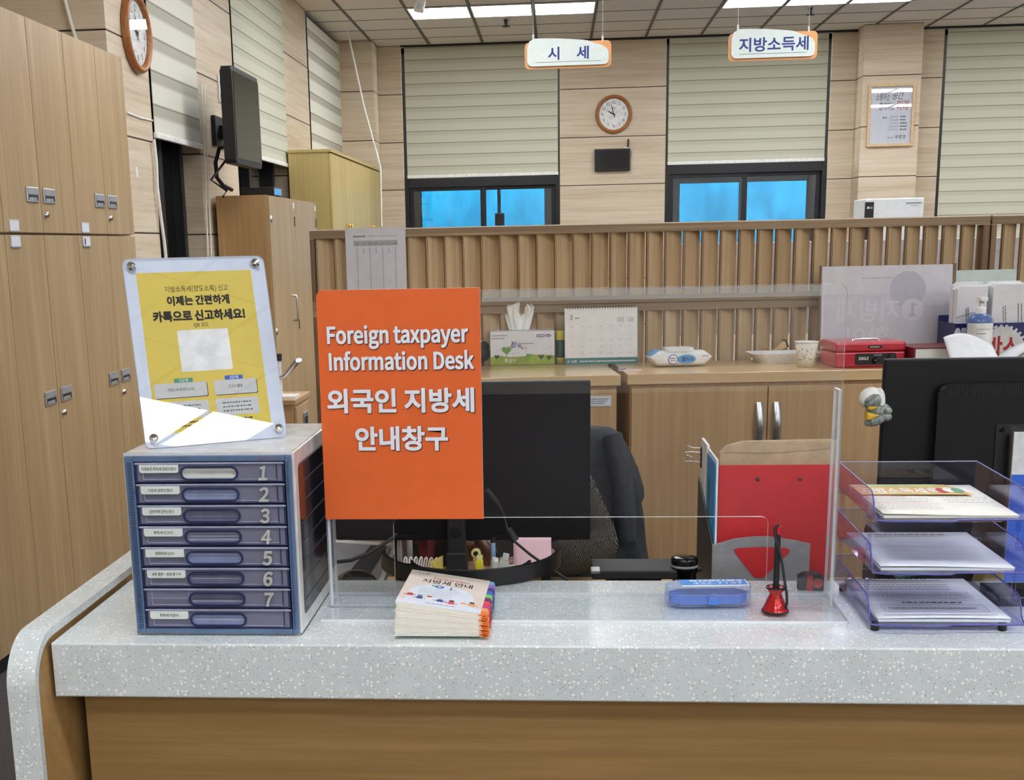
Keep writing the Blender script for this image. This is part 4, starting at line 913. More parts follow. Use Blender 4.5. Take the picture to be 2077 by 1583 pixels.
MB().prism([(.014, hk - .012), (wk * .5, hk - .014), (wk, hk - .004), (wk, hk + .006), (wk * .5, hk + .0065), (.03, hk + .002)], -.0012, .0, 'kraft', XZ).build('flap', t)
t = thing('ring_binder', 'blue and white binder with a bulldog clip at the left end of the grey file', 'binder', (A.x - .0046, FY, DZ + .0034))
hb = at(1450, 938, y=2.45).z - DZ
MB().box(.0022, .0058, .012, .252, 0, hb + .004, 'white').box(.0002, .0058, .155, .258, .0, hb + .010, 'white').build('papers', t)
MB().prism(rrect(.016, .150, .03, hb - .004, .006), 0, .0018, 'binder_blue', YZ).build('cover', t); MB().box(-.0006, .0, .10, .112, .05, hb - .05, 'file_dark').build('elastic', t)
zc_ = hb - .030; MB().box(-.0018, .0066, .240, .262, zc_ - .024, zc_ + .022, 'black', .001).build('clip_body', t)
cw_ = MB()
for dz, dx in ((.012, -.004), (-.010, .004)): cw_.tube([(.0, .255, zc_ + dz + .006), (-.018, .262 + dx, zc_ + dz + .006), (-.028, .266 + dx, zc_ + dz + .010), (-.035, .268 + dx, zc_ + dz + .003), (-.033, .268 + dx, zc_ + dz - .005), (-.022, .264 + dx, zc_ + dz - .003), (.0, .256, zc_ + dz - .004)], .0012, 'chrome', 8)
cw_.build('clip_wire', t)
# ---- right monitor
MY2 = 2.72
a = at(1795, 729, y=MY2); b_ = at(1785, 1000, y=MY2)
t = thing('computer_monitor', 'large black monitor seen from behind at the right edge', 'monitor', (a.x, MY2, DZ), 1.5)
zt = a.z - DZ; Wm = .60
MB().box(0, Wm, 0, .018, zt - .36, zt, 'monitor_black', .004).build('back_shell', t)
MB().box(.005, Wm - .005, .0175, .0185, zt - .35, zt - .005, 'black_gloss').build('screen', t)
zv = at(1950, 782, y=MY2).z - DZ; xv = at(1903, 800, y=MY2).x - a.x
MB().prism(rrect(xv - .006, Wm - .10, zt - .31, zv + .006, .02), -.022, .0, 'monitor_black', XZ, .008).build('rear_bulge', t)
v = MB()
for k in range(60): v.box(xv + .008 + k * .0056, xv + .0105 + k * .0056, -.0232, -.0218, zv - .020, zv - .005, 'monitor_frame', 0, T(0, 0, 0))
v.build('vents', t)
MB().prism(rrect(.235, .335, zt - .27, zt - .14, .006), -.0245, -.022, 'monitor_frame', XZ, .001).prism(circ(.006, 16, .247, zt - .152), -.0262, -.0245, 'black_gloss', XZ, .001).prism(circ(.006, 16, .323, zt - .152), -.0262, -.0245, 'black_gloss', XZ, .001).build('mount_plate', t)
MB().box(.26, .31, -.05, -.0247, .02, zt - .16, 'black_matte', .004).build('stand_neck', t); MB().prism(rrect(.15, .42, -.12, .10, .03), 0, .014, 'black_matte', I4, .003).build('stand_foot', t)
# dark label machine under the right monitor, small things behind the trays
p = at(1780, 1085, y=2.5)
t = thing('label_printer', 'black machine with small white printed labels behind the letter tray', 'printer', (p.x, 2.49, DZ))
Wp = .30
MB().box(0, Wp, 0, .13, .06, .205, 'black', .012).box(.02, Wp - .02, .02, .11, 0, .06, 'black_matte').build('body', t)
lb = MB(); lb.flat(rrect(.185, .215, .128, .165, .001), -.0006, 'light_grey').flat(rrect(.19, .21, .133, .160, .001), -.0009, 'grey_plastic')
for q in range(4): lb.dashes(.13, .18, .160 - q * .011, .005, -.0006, 'light_grey', rnd=rs)
lb.dashes(.225, .27, .13, .005, -.0006, 'grey_plastic', rnd=rs); lb.build('labels', t)
o = MB().grid(lambda u, v: (u * .10, .05 * v, .10 * (1 - v) + .01), 4, 4, 'cream_yellow', None, .0008).dashes(.02, .08, .02, .006, .06, 'grey_ink').build('yellow_notepad', None, (at(1975, 1120, y=2.42).x, 2.40, DZ + .06)); tag(o, 'yellow note pad propped behind the right end of the letter tray', 'note pad')
MB().box(0, .12, 0, .06, 0, .0695, 'grey_plastic', .002).build('note_box', None, (at(1975, 1120, y=2.42).x - .01, 2.39, DZ)); tag(bpy.data.objects['note_box'], 'small grey box carrying the yellow note pad', 'box')
o = MB().grid(lambda u, v: (u * .13, v * .07, .006 + .02 * u + .004 * math.sin(5 * u)), 8, 3, 'green_tab', None, .001).grid(lambda u, v: (.08 + u * .06, v * .06 - .005, .010 + .024 * u + .012), 6, 3, 'maroon', None, .001).build('folded_leaflets', None, (at(1815, 1178, z=.8805).x, 2.29, .8808)); tag(o, 'green and red folded leaflets lying behind the bottom letter tray', 'leaflet')
# ---- small plush toy hanging on the edge of the right monitor
plain('plush_grey', (128, 136, 132), .95, var=.35, scale=140); plain('plush_white', (226, 228, 224), .9); plain('plush_yellow', (206, 168, 62), .85, var=.12)
p = at(1772, 826, y=2.70)
t = thing('plush_toy', 'small grey and white plush animal with a yellow scarf hanging on the right monitor', 'toy', (p.x, 2.695, p.z))
k_ = 2.7 / 2500
MB().ball((.026, .020, .024), 'plush_white', T(-7 * k_, 0, 18 * k_) @ RY(-25)).ball((.022, .0205, .019), 'plush_grey', T(-6 * k_, -.004, 15 * k_) @ RY(-25)).build('head', t)
MB().ball((.011, .010, .024), 'plush_white', T(9 * k_, -.006, 18 * k_) @ RY(-6)).build('ear', t)
MB().ball((.028, .018, .017), 'plush_grey', T(8 * k_, .0, -4 * k_) @ RY(10)).ball((.026, .016, .013), 'plush_grey', T(4 * k_, -.002, -24 * k_) @ RY(-22)).build('body', t)
for q in ((22, -6, .009), (22, -18, .009)): MB().ball((.012, .010, q[2]), 'plush_grey', T(q[0] * k_, -.010, q[1] * k_)).build('paw', t)
MB().prism([(-16 * k_, 6 * k_), (-2 * k_, 7 * k_), (4 * k_, 1 * k_), (-8 * k_, -4 * k_), (-16 * k_, -2 * k_)], -.020, .012, 'plush_yellow', XZ, .004).prism([(-17 * k_, -8 * k_), (8 * k_, -14 * k_), (-10 * k_, -24 * k_), (-17 * k_, -24 * k_)], -.019, .010, 'plush_yellow', XZ, .004).build('scarf', t)
# ---- chair and jacket
CX, CY_ = -.08, 3.50
plain('chair_black', (30, 30, 33), .6); plain('jacket_cloth', (50, 55, 60), .75, var=.12, scale=60)
t = thing('office_chair', 'black office chair with a dark jacket hung over its back', 'chair', (CX, CY_, 0))
MB().prism(rrect(-.13, .13, .52, .955, .11, 6), -.02, .04, 'chair_black', XZ, .015).build('backrest', t)
MB().prism(rrect(-.25, .25, -.50, -.02, .08, 6), .37, .45, 'chair_black', I4, .02).build('seat', t)
MB().tube([(0, -.22, .08), (0, -.22, .37)], .028, 'black', 16).tube([(0, -.05, .39), (0, .06, .40), (0, .06, .62)], .02, 'black', 10).build('column', t)
for k in range(5):
    an = math.radians(90 + 72 * k); ex, ey = .30 * math.cos(an), -.22 + .30 * math.sin(an)
    lg = MB().tube([(0, -.22, .10), (ex, ey, .065)], [.026, .016], 'black', 10).build('leg', t); MB().tube([(ex - .012, ey, .030), (ex + .012, ey, .030)], .029, 'black_matte', 16).build('caster', lg)
for s_ in (-1, 1): MB().box(s_ * .30 - .03, s_ * .30 + .03, -.40, -.18, .60, .625, 'chair_black', .01).tube([(s_ * .30, -.26, .41), (s_ * .30, -.26, .605)], .018, 'black', 10).tube([(s_ * .20, -.26, .40), (s_ * .30, -.26, .41)], .016, 'black', 8).build('armrest', t)
jk = []
for px, py in ((1238, 868), (1258, 880), (1276, 912), (1292, 950), (1304, 990), (1306, 1010), (1302, 1022), (1306, 1050), (1311, 1100), (1318, 1150), (1324, 1185)): p = at(px, py, y=CY_); jk.append((p.x - CX, p.z))
jk = [(0.10, jk[0][1] + .003)] + jk
rows = []
def jf(u, v):
    s = v * (len(jk) - 1); i = min(int(s), len(jk) - 2); f = s - i
    hw = jk[i][0] * (1 - f) + jk[i + 1][0] * f; z = jk[i][1] * (1 - f) + jk[i + 1][1] * f
    an = 2 * PI * u; fold = .010 * math.sin(9 * an + 6 * v) * v + .006 * math.sin(17 * an - 9 * v) * v
    d = .075 + .035 * v
    c, s_ = math.cos(an), math.sin(an)
    if c < 0: hw = min(hw, .17 + .06 * v)
    cx_ = math.copysign(abs(c) ** .7, c); sy_ = math.copysign(abs(s_) ** .8, s_)
    return ((hw + fold * .6) * cx_, .012 + (d + fold) * sy_ * min(1, .35 + 2.2 * v), z - .012 * math.sin(3 * an) * v)
t = thing('jacket', 'dark grey jacket draped over the back of the office chair', 'jacket', (CX, CY_, 0))
MB().grid(jf, 72, 44, 'jacket_cloth').build('shell', t)
sl = MB(); sl.tube([(.23, -.075, .99), (.255, -.10, .88), (.265, -.11, .78), (.27, -.115, .70)], [.04, .045, .043, .038], 'jacket_cloth', 14, None, True, .7); sl.build('sleeve', t)
# ---- the seated clerk, almost hidden by the monitor and the sign
plain('skin', (150, 106, 84), .5, var=.05, scale=60); plain('hair', (26, 22, 20), .5); plain('trousers', (36, 38, 46), .8)
def knit():
    k = N('knit'); k.bsdf((70, 68, 66), .9, 0, .1)
    tc = k.n('ShaderNodeTexCoord'); mp = k.n('ShaderNodeMapping'); mp.inputs['Rotation'].default_value = (.4, .3, .2); k.l(tc.outputs['Object'], mp.inputs[0])
    wv = k.n('ShaderNodeTexWave'); wv.inputs['Scale'].default_value = 95; wv.inputs['Distortion'].default_value = 3.5; wv.inputs['Detail'].default_value = 2; wv.bands_direction = 'X'; k.l(mp.outputs[0], wv.inputs[0])
    sp = k.n('ShaderNodeSeparateXYZ'); k.l(tc.outputs['Object'], sp.inputs[0])
    nz = k.noise(k.coord((26, 26, 30), False), 1, 3)
    hi = k.math('GREATER_THAN', sp.outputs[2], .93)
    colr = k.ramp(nz, [(.38, (64, 92, 150)), (.47, (150, 148, 140)), (.54, (176, 128, 66)), (.62, (92, 108, 140))])
    base = k.ramp(wv.outputs['Fac'], [(.2, (26, 25, 25)), (.6, (74, 71, 68)), (.9, (116, 112, 106))])
    k.l(k.mix(k.math('MULTIPLY', hi, .55), base, colr), k.b.inputs['Base Color']); k.bump(wv.outputs['Fac'], .6, .004); MT['knit'] = k.m
knit()
hp = at(978, 1122, y=2.80)
t = thing('person', 'seated clerk in a dark knitted sweater, hidden behind the monitor, one hand showing', 'person', (0, 0, 0))
px0, py0 = -.17, 3.22
RE = at(842, 1106, y=2.99); LE = at(1222, 1118, y=2.98); LW = at(1105, 1166, y=2.78)
J = [(px0, py0, .60, (.145, .115)), (px0, py0 - .01, .70, (.145, .11)), (px0, py0 - .02, .86, (.15, .11)), (px0 - .02, py0 - .03, .98, (.14, .10)), (px0 - .075, py0 - .05, 1.06, (.062, .058)), (px0 - .105, py0 - .075, 1.11, (.056, .06)),
     (px0 - .135, py0 - .10, 1.17, (.078, .088)), (px0 - .145, py0 - .105, 1.235, (.080, .094)), (px0 - .15, py0 - .09, 1.29, (.058, .07)),
     (px0 - .175, py0 - .02, 1.0, .056), (RE.x - .005, RE.y + .02, RE.z - .0, .045), (hp.x - .070, 2.85, .800, .031), (hp.x - .018, 2.815, .812, (.030, .027)),
     (px0 + .145, py0 - .02, 1.0, .056), (LE.x, LE.y + .01, LE.z + .0, .046), (LW.x, LW.y, .796, .031), (LW.x - .055, LW.y - .03, .790, (.030, .022)),
     (px0 - .10, py0 - .16, .58, .080), (px0 - .12, py0 - .44, .565, .062), (px0 - .12, py0 - .44, .10, .042), (px0 - .12, py0 - .55, .05, .04),
     (px0 + .10, py0 - .16, .58, .080), (px0 + .12, py0 - .44, .565, .062), (px0 + .12, py0 - .44, .10, .042), (px0 + .12, py0 - .55, .05, .04)]
E = [(0, 1), (1, 2), (2, 3), (3, 4), (4, 5), (5, 6), (6, 7), (7, 8), (3, 9), (9, 10), (10, 11), (11, 12), (3, 13), (13, 14), (14, 15), (15, 16), (0, 17), (17, 18), (18, 19), (19, 20), (0, 21), (21, 22), (22, 23), (23, 24)]
def hand(J, E, w, dirx, kn, th):
    """four curled fingers and a thumb rooted in the palm joint w"""
    bx, by, bz = J[w][:3]
    for k, (o, s) in enumerate(kn):
        a0 = len(J)
        J.append((o[0], o[1], o[2], .0128 - .0006 * k)); J.append((o[0] + s[0] * .5, o[1] + s[1] - .004, o[2] + s[2] * .35, .0112 - .0006 * k)); J.append((o[0] + s[0] * .6, o[1] + s[1] * .9, o[2] + s[2], .0100 - .0006 * k)); J.append((o[0] + s[0] * .3, o[1] + s[1] * .3 + .004, o[2] + s[2] * 1.35, .0090 - .0006 * k))
        E += [(w, a0), (a0, a0 + 1), (a0 + 1, a0 + 2), (a0 + 2, a0 + 3)]
    a0 = len(J)
    for q in th: J.append(q)
    E += [(w, a0)] + [(a0 + k, a0 + k + 1) for k in range(len(th) - 1)]
K = 2.8 / 2500
def hq(px, py, y): p = at(px, py, y=y); return (p.x, p.y, p.z)
hand(J, E, 12, 1, [(hq(990, 1105, 2.79), (.022, -.026, -.012)), (hq(980, 1105, 2.785), (.022, -.028, -.022)), (hq(971, 1112, 2.785), (.022, -.026, -.026)), (hq(963, 1121, 2.79), (.020, -.022, -.024))],
     [hq(978, 1130, 2.80) + (.0125,), hq(986, 1141, 2.775) + (.0115,), hq(995, 1143, 2.765) + (.0098,)])
hand(J, E, 16, -1, [((LW.x - .10, LW.y - .07 + .02 * k, .797 + .004 * (k % 2)), (-.03, -.02, -.022)) for k in range(4)], [(LW.x - .07, LW.y - .055, .80, .012), (LW.x - .10, LW.y - .075, .805, .011), (LW.x - .12, LW.y - .08, .80, .009)])
body = blob('body', J, E, 'skin', t, 2)
S_ = [(J[1][0], J[1][1], .64, (.16, .13)), (J[1][0], J[1][1], .74, (.158, .128)), J[2][:3] + ((.16, .125),), J[3][:3] + ((.15, .112),), (px0 - .07, py0 - .048, 1.05, (.072, .066)),
      J[9][:3] + (.068,), (J[10][0], J[10][1], J[10][2], .055), ((J[10][0] + J[11][0]) / 2, (J[10][1] + J[11][1]) / 2, (J[10][2] + J[11][2]) / 2, .050), (J[11][0] * .55 + J[12][0] * .45, J[11][1] * .55 + J[12][1] * .45, J[11][2] * .55 + J[12][2] * .45, .040),
      J[13][:3] + (.068,), ((J[13][0] + J[14][0]) / 2 + .006, (J[13][1] + J[14][1]) / 2, (J[13][2] + J[14][2]) / 2, .060), J[14][:3] + (.056,), ((J[14][0] + J[15][0]) / 2, (J[14][1] + J[15][1]) / 2, (J[14][2] + J[15][2]) / 2, .050), (J[15][0] + .006, J[15][1] + .003, J[15][2], .040)]
SE = [(0, 1), (1, 2), (2, 3), (3, 4), (3, 5), (5, 6), (6, 7), (7, 8), (3, 9), (9, 10), (10, 11), (11, 12), (12, 13)]
blob('sweater', S_, SE, 'knit', body, 2)
P_ = [(px0, py0, .68, (.155, .125)), (px0, py0, .60, (.155, .125))] + [J[k][:3] + ((J[k][3] + .012),) for k in (17, 18, 19, 21, 22, 23)]
blob('trousers', P_, [(0, 1), (1, 2), (2, 3), (3, 4), (1, 5), (5, 6), (6, 7)], 'trousers', body, 2)
hr_ = MB(); hx, hy, hz = px0 - .142, py0 - .10, 1.225
hr_.ball((.094, .100, .092), 'hair', T(hx, hy + .022, hz + .032)).ball((.078, .06, .11), 'hair', T(hx, hy + .055, hz - .03)); hr_.build('hair', body)
fc = MB()
for s_ in (-1, 1): fc.ball((.0125, .008, .0045), 'white', T(hx + s_ * .030, hy - .0765, hz + .002)).ball((.005, .004, .0042), 'ink', T(hx + s_ * .030, hy - .0825, hz + .0012)).ball((.0145, .009, .0055), 'skin', T(hx + s_ * .030, hy - .0765, hz + .0075)); fc.tube([(hx + s_ * .016, hy - .086, hz + .022), (hx + s_ * .032, hy - .087, hz + .026), (hx + s_ * .046, hy - .078, hz + .022)], .0028, 'hair', 8)
fc.build('eyes', body)
MB().ball((.011, .016, .020), 'skin', T(hx, hy - .088, hz - .018)).build('nose', body); plain('lips', (168, 88, 84), .45); MB().ball((.022, .007, .006), 'lips', T(hx, hy - .078, hz - .048)).build('mouth', body)
for s_ in (-1, 1): MB().ball((.008, .016, .026), 'skin', T(hx + s_ * .083, hy + .0, hz - .004)).build('ear', body)
# ================================================================== on the low cabinets
TZc = 1.1003
def on(px, py): return at(px, py, z=TZc)
def cthing(name, label, cat, px, py, dy=0, rz=TH, group=None):
    p = on(px, py); return thing(name, label, cat, (p.x, p.y + dy, TZc), rz, group), p
# black lump by the sign
t, p = cthing('pouch', 'small black padded pouch half hidden by the orange sign', 'pouch', 968, 741, .06)
MB().ball((.045, .05, .036), 'rubber', T(0, 0, .036)).ball((.038, .04, .03), 'rubber', T(.004, .004, .062)).build('body', t); MB().tube([(-.02, -.045, .08), (-.005, -.052, .088), (.012, -.048, .083)], .004, 'white', 8).build('tag', t)
# tissue box
plain('tissue_card', (226, 228, 234), .45, var=.02); plain('tissue_green', (150, 172, 60), .5, var=.1); plain('tissue', (244, 246, 244), .85, var=.02); plain('leaf_green', (110, 160, 80), .5); plain('dark_green', (40, 84, 60), .5); plain('navy', (34, 40, 120), .4)
a, b_ = on(995, 742), on(1125, 739)
t = thing('tissue_box', 'tissue box with green hills and a tissue pulled up', 'tissue box', (a.x, a.y + .002, TZc), TH)
w = (b_ - a).length; h = .118; d = .118
MB().box(0, w, 0, d, 0, h, 'tissue_card', .0015).build('carton', t)
g = MB(); hills = [(.001, .001), (w - .001, .001), (w - .001, .032), (w * .85, .035), (w * .66, .036), (w * .5, .030), (w * .33, .028), (w * .15, .033), (.001, .030)]
g.flat(hills, -.0006, 'tissue_green')
def heart(x, z, r, mt):
    q = [(x + r * 1.0 * (16 * math.sin(u) ** 3) / 16, z + r * (13 * math.cos(u) - 5 * math.cos(2 * u) - 2 * math.cos(3 * u) - math.cos(4 * u)) / 16) for u in [2 * PI * k / 28 for k in range(28)]]
    g.flat(q[::-1], -.0010, mt); g.line(x - r * .06, x + r * .06, z - r * 1.6, z - r * .7, -.0008, mt)
heart(w * .25, .052, .017, 'leaf_green'); heart(w * .10, .030, .009, 'dark_green'); heart(w * .60, .032, .010, 'leaf_green'); heart(w * .79, .027, .010, 'dark_green'); heart(w * .91, .024, .009, 'dark_green')
for k in range(26): x_ = rs.uniform(.05, .95) * w; z_ = rs.uniform(.036, .07); g.flat(circ(.0012, 6, x_, z_), -.0008, rs.choice(['navy', 'dark_green', 'grey_ink']))
g.text('청', .024, w * .36, .062, -.001, 'navy', bold=.01, shear=.2); g.text('옥', .020, w * .45, .060, -.001, 'navy', bold=.01, shear=.2); g.text('휴지', .012, w * .52, .054, -.001, 'red_ink', bold=.01)
g.text('화장지', .016, w * .31, .010, -.0011, 'white', bold=.015, shear=.25)
g.flat(rrect(w * .72, w * .845, h - .022, h - .013, .001), -.0007, 'navy'); g.flat(circ(.010, 18, w * .90, h - .0175, .0048), -.0007, 'navy'); g.dashes(w * .73, w * .835, h - .0195, .004, -.001, 'white', rnd=rs, gap=.3); g.dashes(w * .87, w * .93, h - .0195, .003, -.001, 'white', rnd=rs, gap=.3)
g.dashes(.006, w * .27, h - .016, .003, -.0008, 'grey_ink', rnd=rs); g.dashes(.006, w * .22, h - .026, .0035, -.0008, 'grey_ink', rnd=rs); g.dashes(w * .5, w * .68, h - .045, .003, -.0008, 'grey_ink', rnd=rs)
g.build('print', t)
def tsheet(ph, tl, yo):
    def f(u, v):
        q = 2 * u - 1; hw = .034 + .024 * v ** .8
        top = .080 + .55 * tl * math.cos(1.1 * q + ph) - .010 * abs(q) + .005 * math.sin(5 * q + ph)
        return (w * .46 + q * hw + .006 * v * math.sin(4 * q), d * .5 + yo + (.012 * math.sin(6 * q + ph) + .006 * math.sin(11 * q)) * (.4 + v) + .014 * (v - .3) * (1 if yo < 0 else -1), h + .001 + v * top)
    return f
MB().grid(tsheet(.35, .030, -.010), 40, 14, 'tissue').grid(tsheet(-.5, .036, .008), 40, 14, 'tissue').grid(tsheet(1.1, .022, .002), 40, 14, 'tissue').build('tissue', t)
# glue stick
t, p = cthing('glue_stick', 'glue stick with a yellow cap and green body between tissue box and calendar', 'glue stick', 1137, 738, .02)
r = .0142
MB().lathe([(0, 0), (r * .95, 0), (r * .95, .012), (r, .013), (r, .020), (0, .020)], 'pen_yellow', 24).build('base', t); MB().lathe([(r, .0195), (r * 1.0, .083), (r * .9, .085), (0, .085)], 'dark_green', 24).build('tube', t); MB().lathe([(r * 1.06, .083), (r * 1.06, .112), (r, .1145), (0, .115)], 'pen_yellow', 24).build('cap', t)
# desk calendar
plain('teal', (60, 124, 126), .45)
a, b_ = on(1146, 737), on(1285, 731)
t = thing('desk_calendar', 'white desk calendar open at March with a teal foot strip', 'calendar', (a.x, a.y - .055, TZc), TH)
w = (b_ - a).length * .985; h = .194
lean = RX(-5)
pg = MB(); pg.box(0, w, 0, .0016, .022, h, 'paper', 0, lean).build('page', t)
bd = MB(); bd.box(0, w + .002, .0016, .004, 0, h - .004, 'teal', 0, lean); bd.line(0, w, .0, .022, .0012, 'teal', lean @ XZ); bd.box(0, w + .002, 0, .0022, 0, h - .006, 'teal', 0, T(0, .080, 0) @ RX(18)); bd.build('stand', t)
pr = MB(); LM = lean @ XZ
pr.text('3', .022, .022, h - .040, -.0006, 'ink', M=LM); pr.dashes(.036, .05, h - .036, .004, -.0006, 'grey_ink', LM, rs)
for r_ in range(6):
    for c in range(7):
        x_ = .026 + c * (w - .052) / 6; z_ = h - .064 - r_ * .0235
        if r_ == 5 and c > 2: continue
        if r_ == 0: pr.dashes(x_ - .004, x_ + .005, z_, .0022, -.0006, 'pale_ink', LM, rs)
        else: pr.text(str((r_ - 1) * 7 + c + 1), .006, x_, z_, -.0006, 'red_ink' if c == 0 else 'grey_ink', M=LM)
for c in (.72, .86): pr.line(w * c, w * c + .024, h - .05, h - .034, -.0005, 'light_grey', LM)
pr.text('N', .011, .012, .006, -.0004, 'white', bold=.02, M=LM, shear=.3); pr.text('농협', .011, .031, .006, -.0004, 'white', bold=.02, M=LM); pr.dashes(.052, w - .008, .008, .004, -.0004, 'card', LM, rs, .3); pr.build('print', t)
co = MB()
for k in range(26):
    x_ = .010 + k * (w - .020) / 25; co.tube([(x_, .004 * math.cos(u) + .001, h + .0005 + .0052 * math.sin(u)) for u in [2 * PI * q / 10 for q in range(11)]], .0009, 'black', 5, lean)
co.build('wire_binding', t)
# slip of paper with a pen near the gap
p = on(1277, 752)
o = MB().box(-.036, .040, -.016, .016, 0, .0012, 'note_pink').tube([(-.038, -.004, .005), (-.012, .006, .005)], .0032, 'grey_plastic', 8).dashes(-.01, .03, -.004, .004, .0014, 'red_ink', I4, rs).build('paper_slip', None, (p.x, p.y + .006, TZc)); tag(o, 'small pinkish paper slip lying at the front edge by the cabinet gap', 'paper')
# wet wipes
plain('wipe_white', (236, 238, 238), .35, var=.03); plain('wipe_blue', (104, 170, 226), .35)
a, b_ = on(1326, 746), on(1440, 743)
t = thing('wet_wipes', 'white and blue pack of wet wipes with a plastic lid', 'wipes', (a.x, a.y, TZc), TH + 3)
w = (b_ - a).length
def wp(u, v):
    an = 2 * PI * v; e = abs(2 * u - 1); k = (1 - e ** 5) * .5 + .5
    yy_ = .05 + .05 * math.copysign(abs(math.cos(an)) ** .6, math.cos(an)) * (1 - .25 * e ** 4); s = math.sin(an)
    zz = .026 + .026 * math.copysign(abs(s) ** .7, s) * (1 - .85 * max(0, (e - .72) / .28) ** 1.5) + (.004 * math.sin(9 * an) * max(0, e - .7) if s > 0 else 0)
    return (-.012 + (w + .024) * u, yy_, zz + (.010 * max(0, (e - .72) / .28) if s < 0 else 0))
MB().grid(wp, 34, 36, 'wipe_white').build('pack', t)
MB().prism(rrect(w * .22, w * .74, .012, .088, .02), .050, .062, 'wipe_white', I4, .004).build('lid', t)
l = MB(); l.flat(circ(.032, 26, w * .58, .026, .015), -.0020, 'wipe_blue'); l.flat(circ(.0165, 24, w * .34, .026), -.0026, 'blue_tab'); l.flat(circ(.0142, 24, w * .34, .026), -.0030, 'white'); l.text('물티슈', .017, w * .60, .020, -.0032, 'blue_ink', w=.040, bold=.03)
l.dashes(w * .28, w * .40, .028, .003, -.0034, 'blue_ink', rnd=rs); l.dashes(w * .30, w * .38, .021, .003, -.0034, 'blue_ink', rnd=rs); l.dashes(w * .86, w * .97, .034, .003, -.002, 'grey_ink', rnd=rs); l.build('label', t)
MB().ball((.022, .04, .014), 'wipe_blue', T(.012, .055, .042) @ RY(-15)).build('blue_end', t)
# white dish with brush
t, p = cthing('foam_tray', 'white shallow tray with a wooden piece lying in it', 'tray', 1600, 736, .04)
MB().prism(rrect(-.10, .09, -.04, .08, .03), .0, .004, 'white', I4, .001).build('bottom', t)
o1 = rrect(-.10, .09, -.04, .08, .03, 6); o2 = rrect(-.125, .115, -.055, .095, .035, 6)
nn = len(o1); MB().add([(x, y, .002) for x, y in o1] + [(x, y, .030) for x, y in o2] + [(x * 1.03, y * 1.02, .031) for x, y in o2], [[k, (k + 1) % nn, nn + (k + 1) % nn, nn + k] for k in range(nn)] + [[nn + k, nn + (k + 1) % nn, 2 * nn + (k + 1) % nn, 2 * nn + k] for k in range(nn)], 'white').build('rim', t)
plain('bamboo', (206, 176, 128), .5)
p2 = on(1590, 730)
t2 = thing('wooden_stamp', 'small wooden block with a dark end lying in the white tray', 'stamp', (p2.x - .012, p2.y + .045, TZc + .028), 10); t2.rotation_euler = (0, math.radians(-24), .2)
MB().prism([(-.05, 0), (.03, 0), (.032, .024), (.018, .026)], -.014, .014, 'bamboo', XZ, .002).build('block', t2); MB().box(.030, .036, -.015, .015, -.001, .026, 'rubber', .001).build('end_plate', t2)
# paper cup
plain('cup_paper', (236, 232, 218), .55, var=.02); plain('olive', (120, 130, 70), .5); plain('cup_brown', (110, 84, 60), .5)
t, p = cthing('paper_cup', 'paper cup printed with small dots and rings', 'cup', 1638, 745, .028)
MB().lathe([(0, .002), (.0265, .002), (.0262, 0), (.0275, 0), (.0375, .080), (.0365, .080), (.0268, .006), (0, .006)], 'cup_paper', 36).build('cup_wall', t); MB().lathe([(.0372, .078), (.0392, .079), (.0392, .0815), (.0372, .082), (.0364, .080)], 'white', 36).build('rim', t)
dt = MB()
for k in range(30):
    an = -PI / 2 + rs.uniform(-1.5, 1.5); z_ = rs.uniform(.012, .068); R_ = .0275 + .010 * z_ / .08 + .0005; mt = rs.choice(['olive', 'cup_brown', 'grey_ink', 'dark_green']); rr = rs.choice([.002, .0028, .0036])
    M_ = RZ(math.degrees(an) + 90) @ T(0, -R_, z_) @ RX(-7)
    dt.flat(circ(rr, 12), 0, mt, M_ @ XZ)
    if rr > .0025: dt.flat(circ(rr * .6, 12), -.0003, 'cup_paper', M_ @ XZ)
dt.build('dots', t)
# red cash box
plain('cash_red', (190, 36, 56), .28, .15, coat=.4)
a, b_ = on(1694, 747), on(1842, 746)
t = thing('cash_box', 'red metal cash box with a black lock plate', 'cash box', (a.x, a.y, TZc), TH + 1)
w = (b_ - a).length
MB().box(0, w, 0, .17, 0, .050, 'cash_red', .006).build('body', t); MB().box(-.001, w + .001, -.001, .171, .0508, .082, 'cash_red', .008).build('lid', t)
hd = MB(); hd.tube([(w * .30, .05, .082), (w * .30, .05, .085), (w * .34, .05, .088), (w * .64, .05, .088), (w * .68, .05, .085), (w * .68, .05, .082)], .0035, 'chrome', 8); hd.build('handle', t)
lp = MB(); lp.prism(rrect(w * .28, w * .86, .008, .045, .004), -.0022, .001, 'black', XZ, .0008); lp.text('EAGLE', .0125, w * .40, .025, -.0026, 'white', w=.032, bold=.04, shear=.15); lp.dashes(w * .56, w * .62, .012, .003, -.0026, 'light_grey', rnd=rs); lp.dashes(w * .55, w * .66, .038, .003, -.0026, 'light_grey', rnd=rs)
lp.build('lock_plate', t); kn = MB(); kn.lathe([(0, .012), (.008, .012), (.0095, .0), (.0095, -.001)], 'black_gloss', 20, T(w * .56, -.002, .021) @ RX(90)); kn.build('knob', t)
dl = MB(); dl.lathe([(0, .010), (.012, .010), (.0145, 0)], 'black_matte', 24, T(w * .80, -.002, .030) @ RX(90)); dl.build('dial', t)
bp = MB(); bp.prism(rrect(w * .45, w * .66, .061, .071, .0048), -.0022, .001, 'black', XZ); bp.dashes(w * .48, w * .63, .0645, .003, -.0026, 'light_grey', rnd=rs, gap=.3); bp.build('name_badge', t)
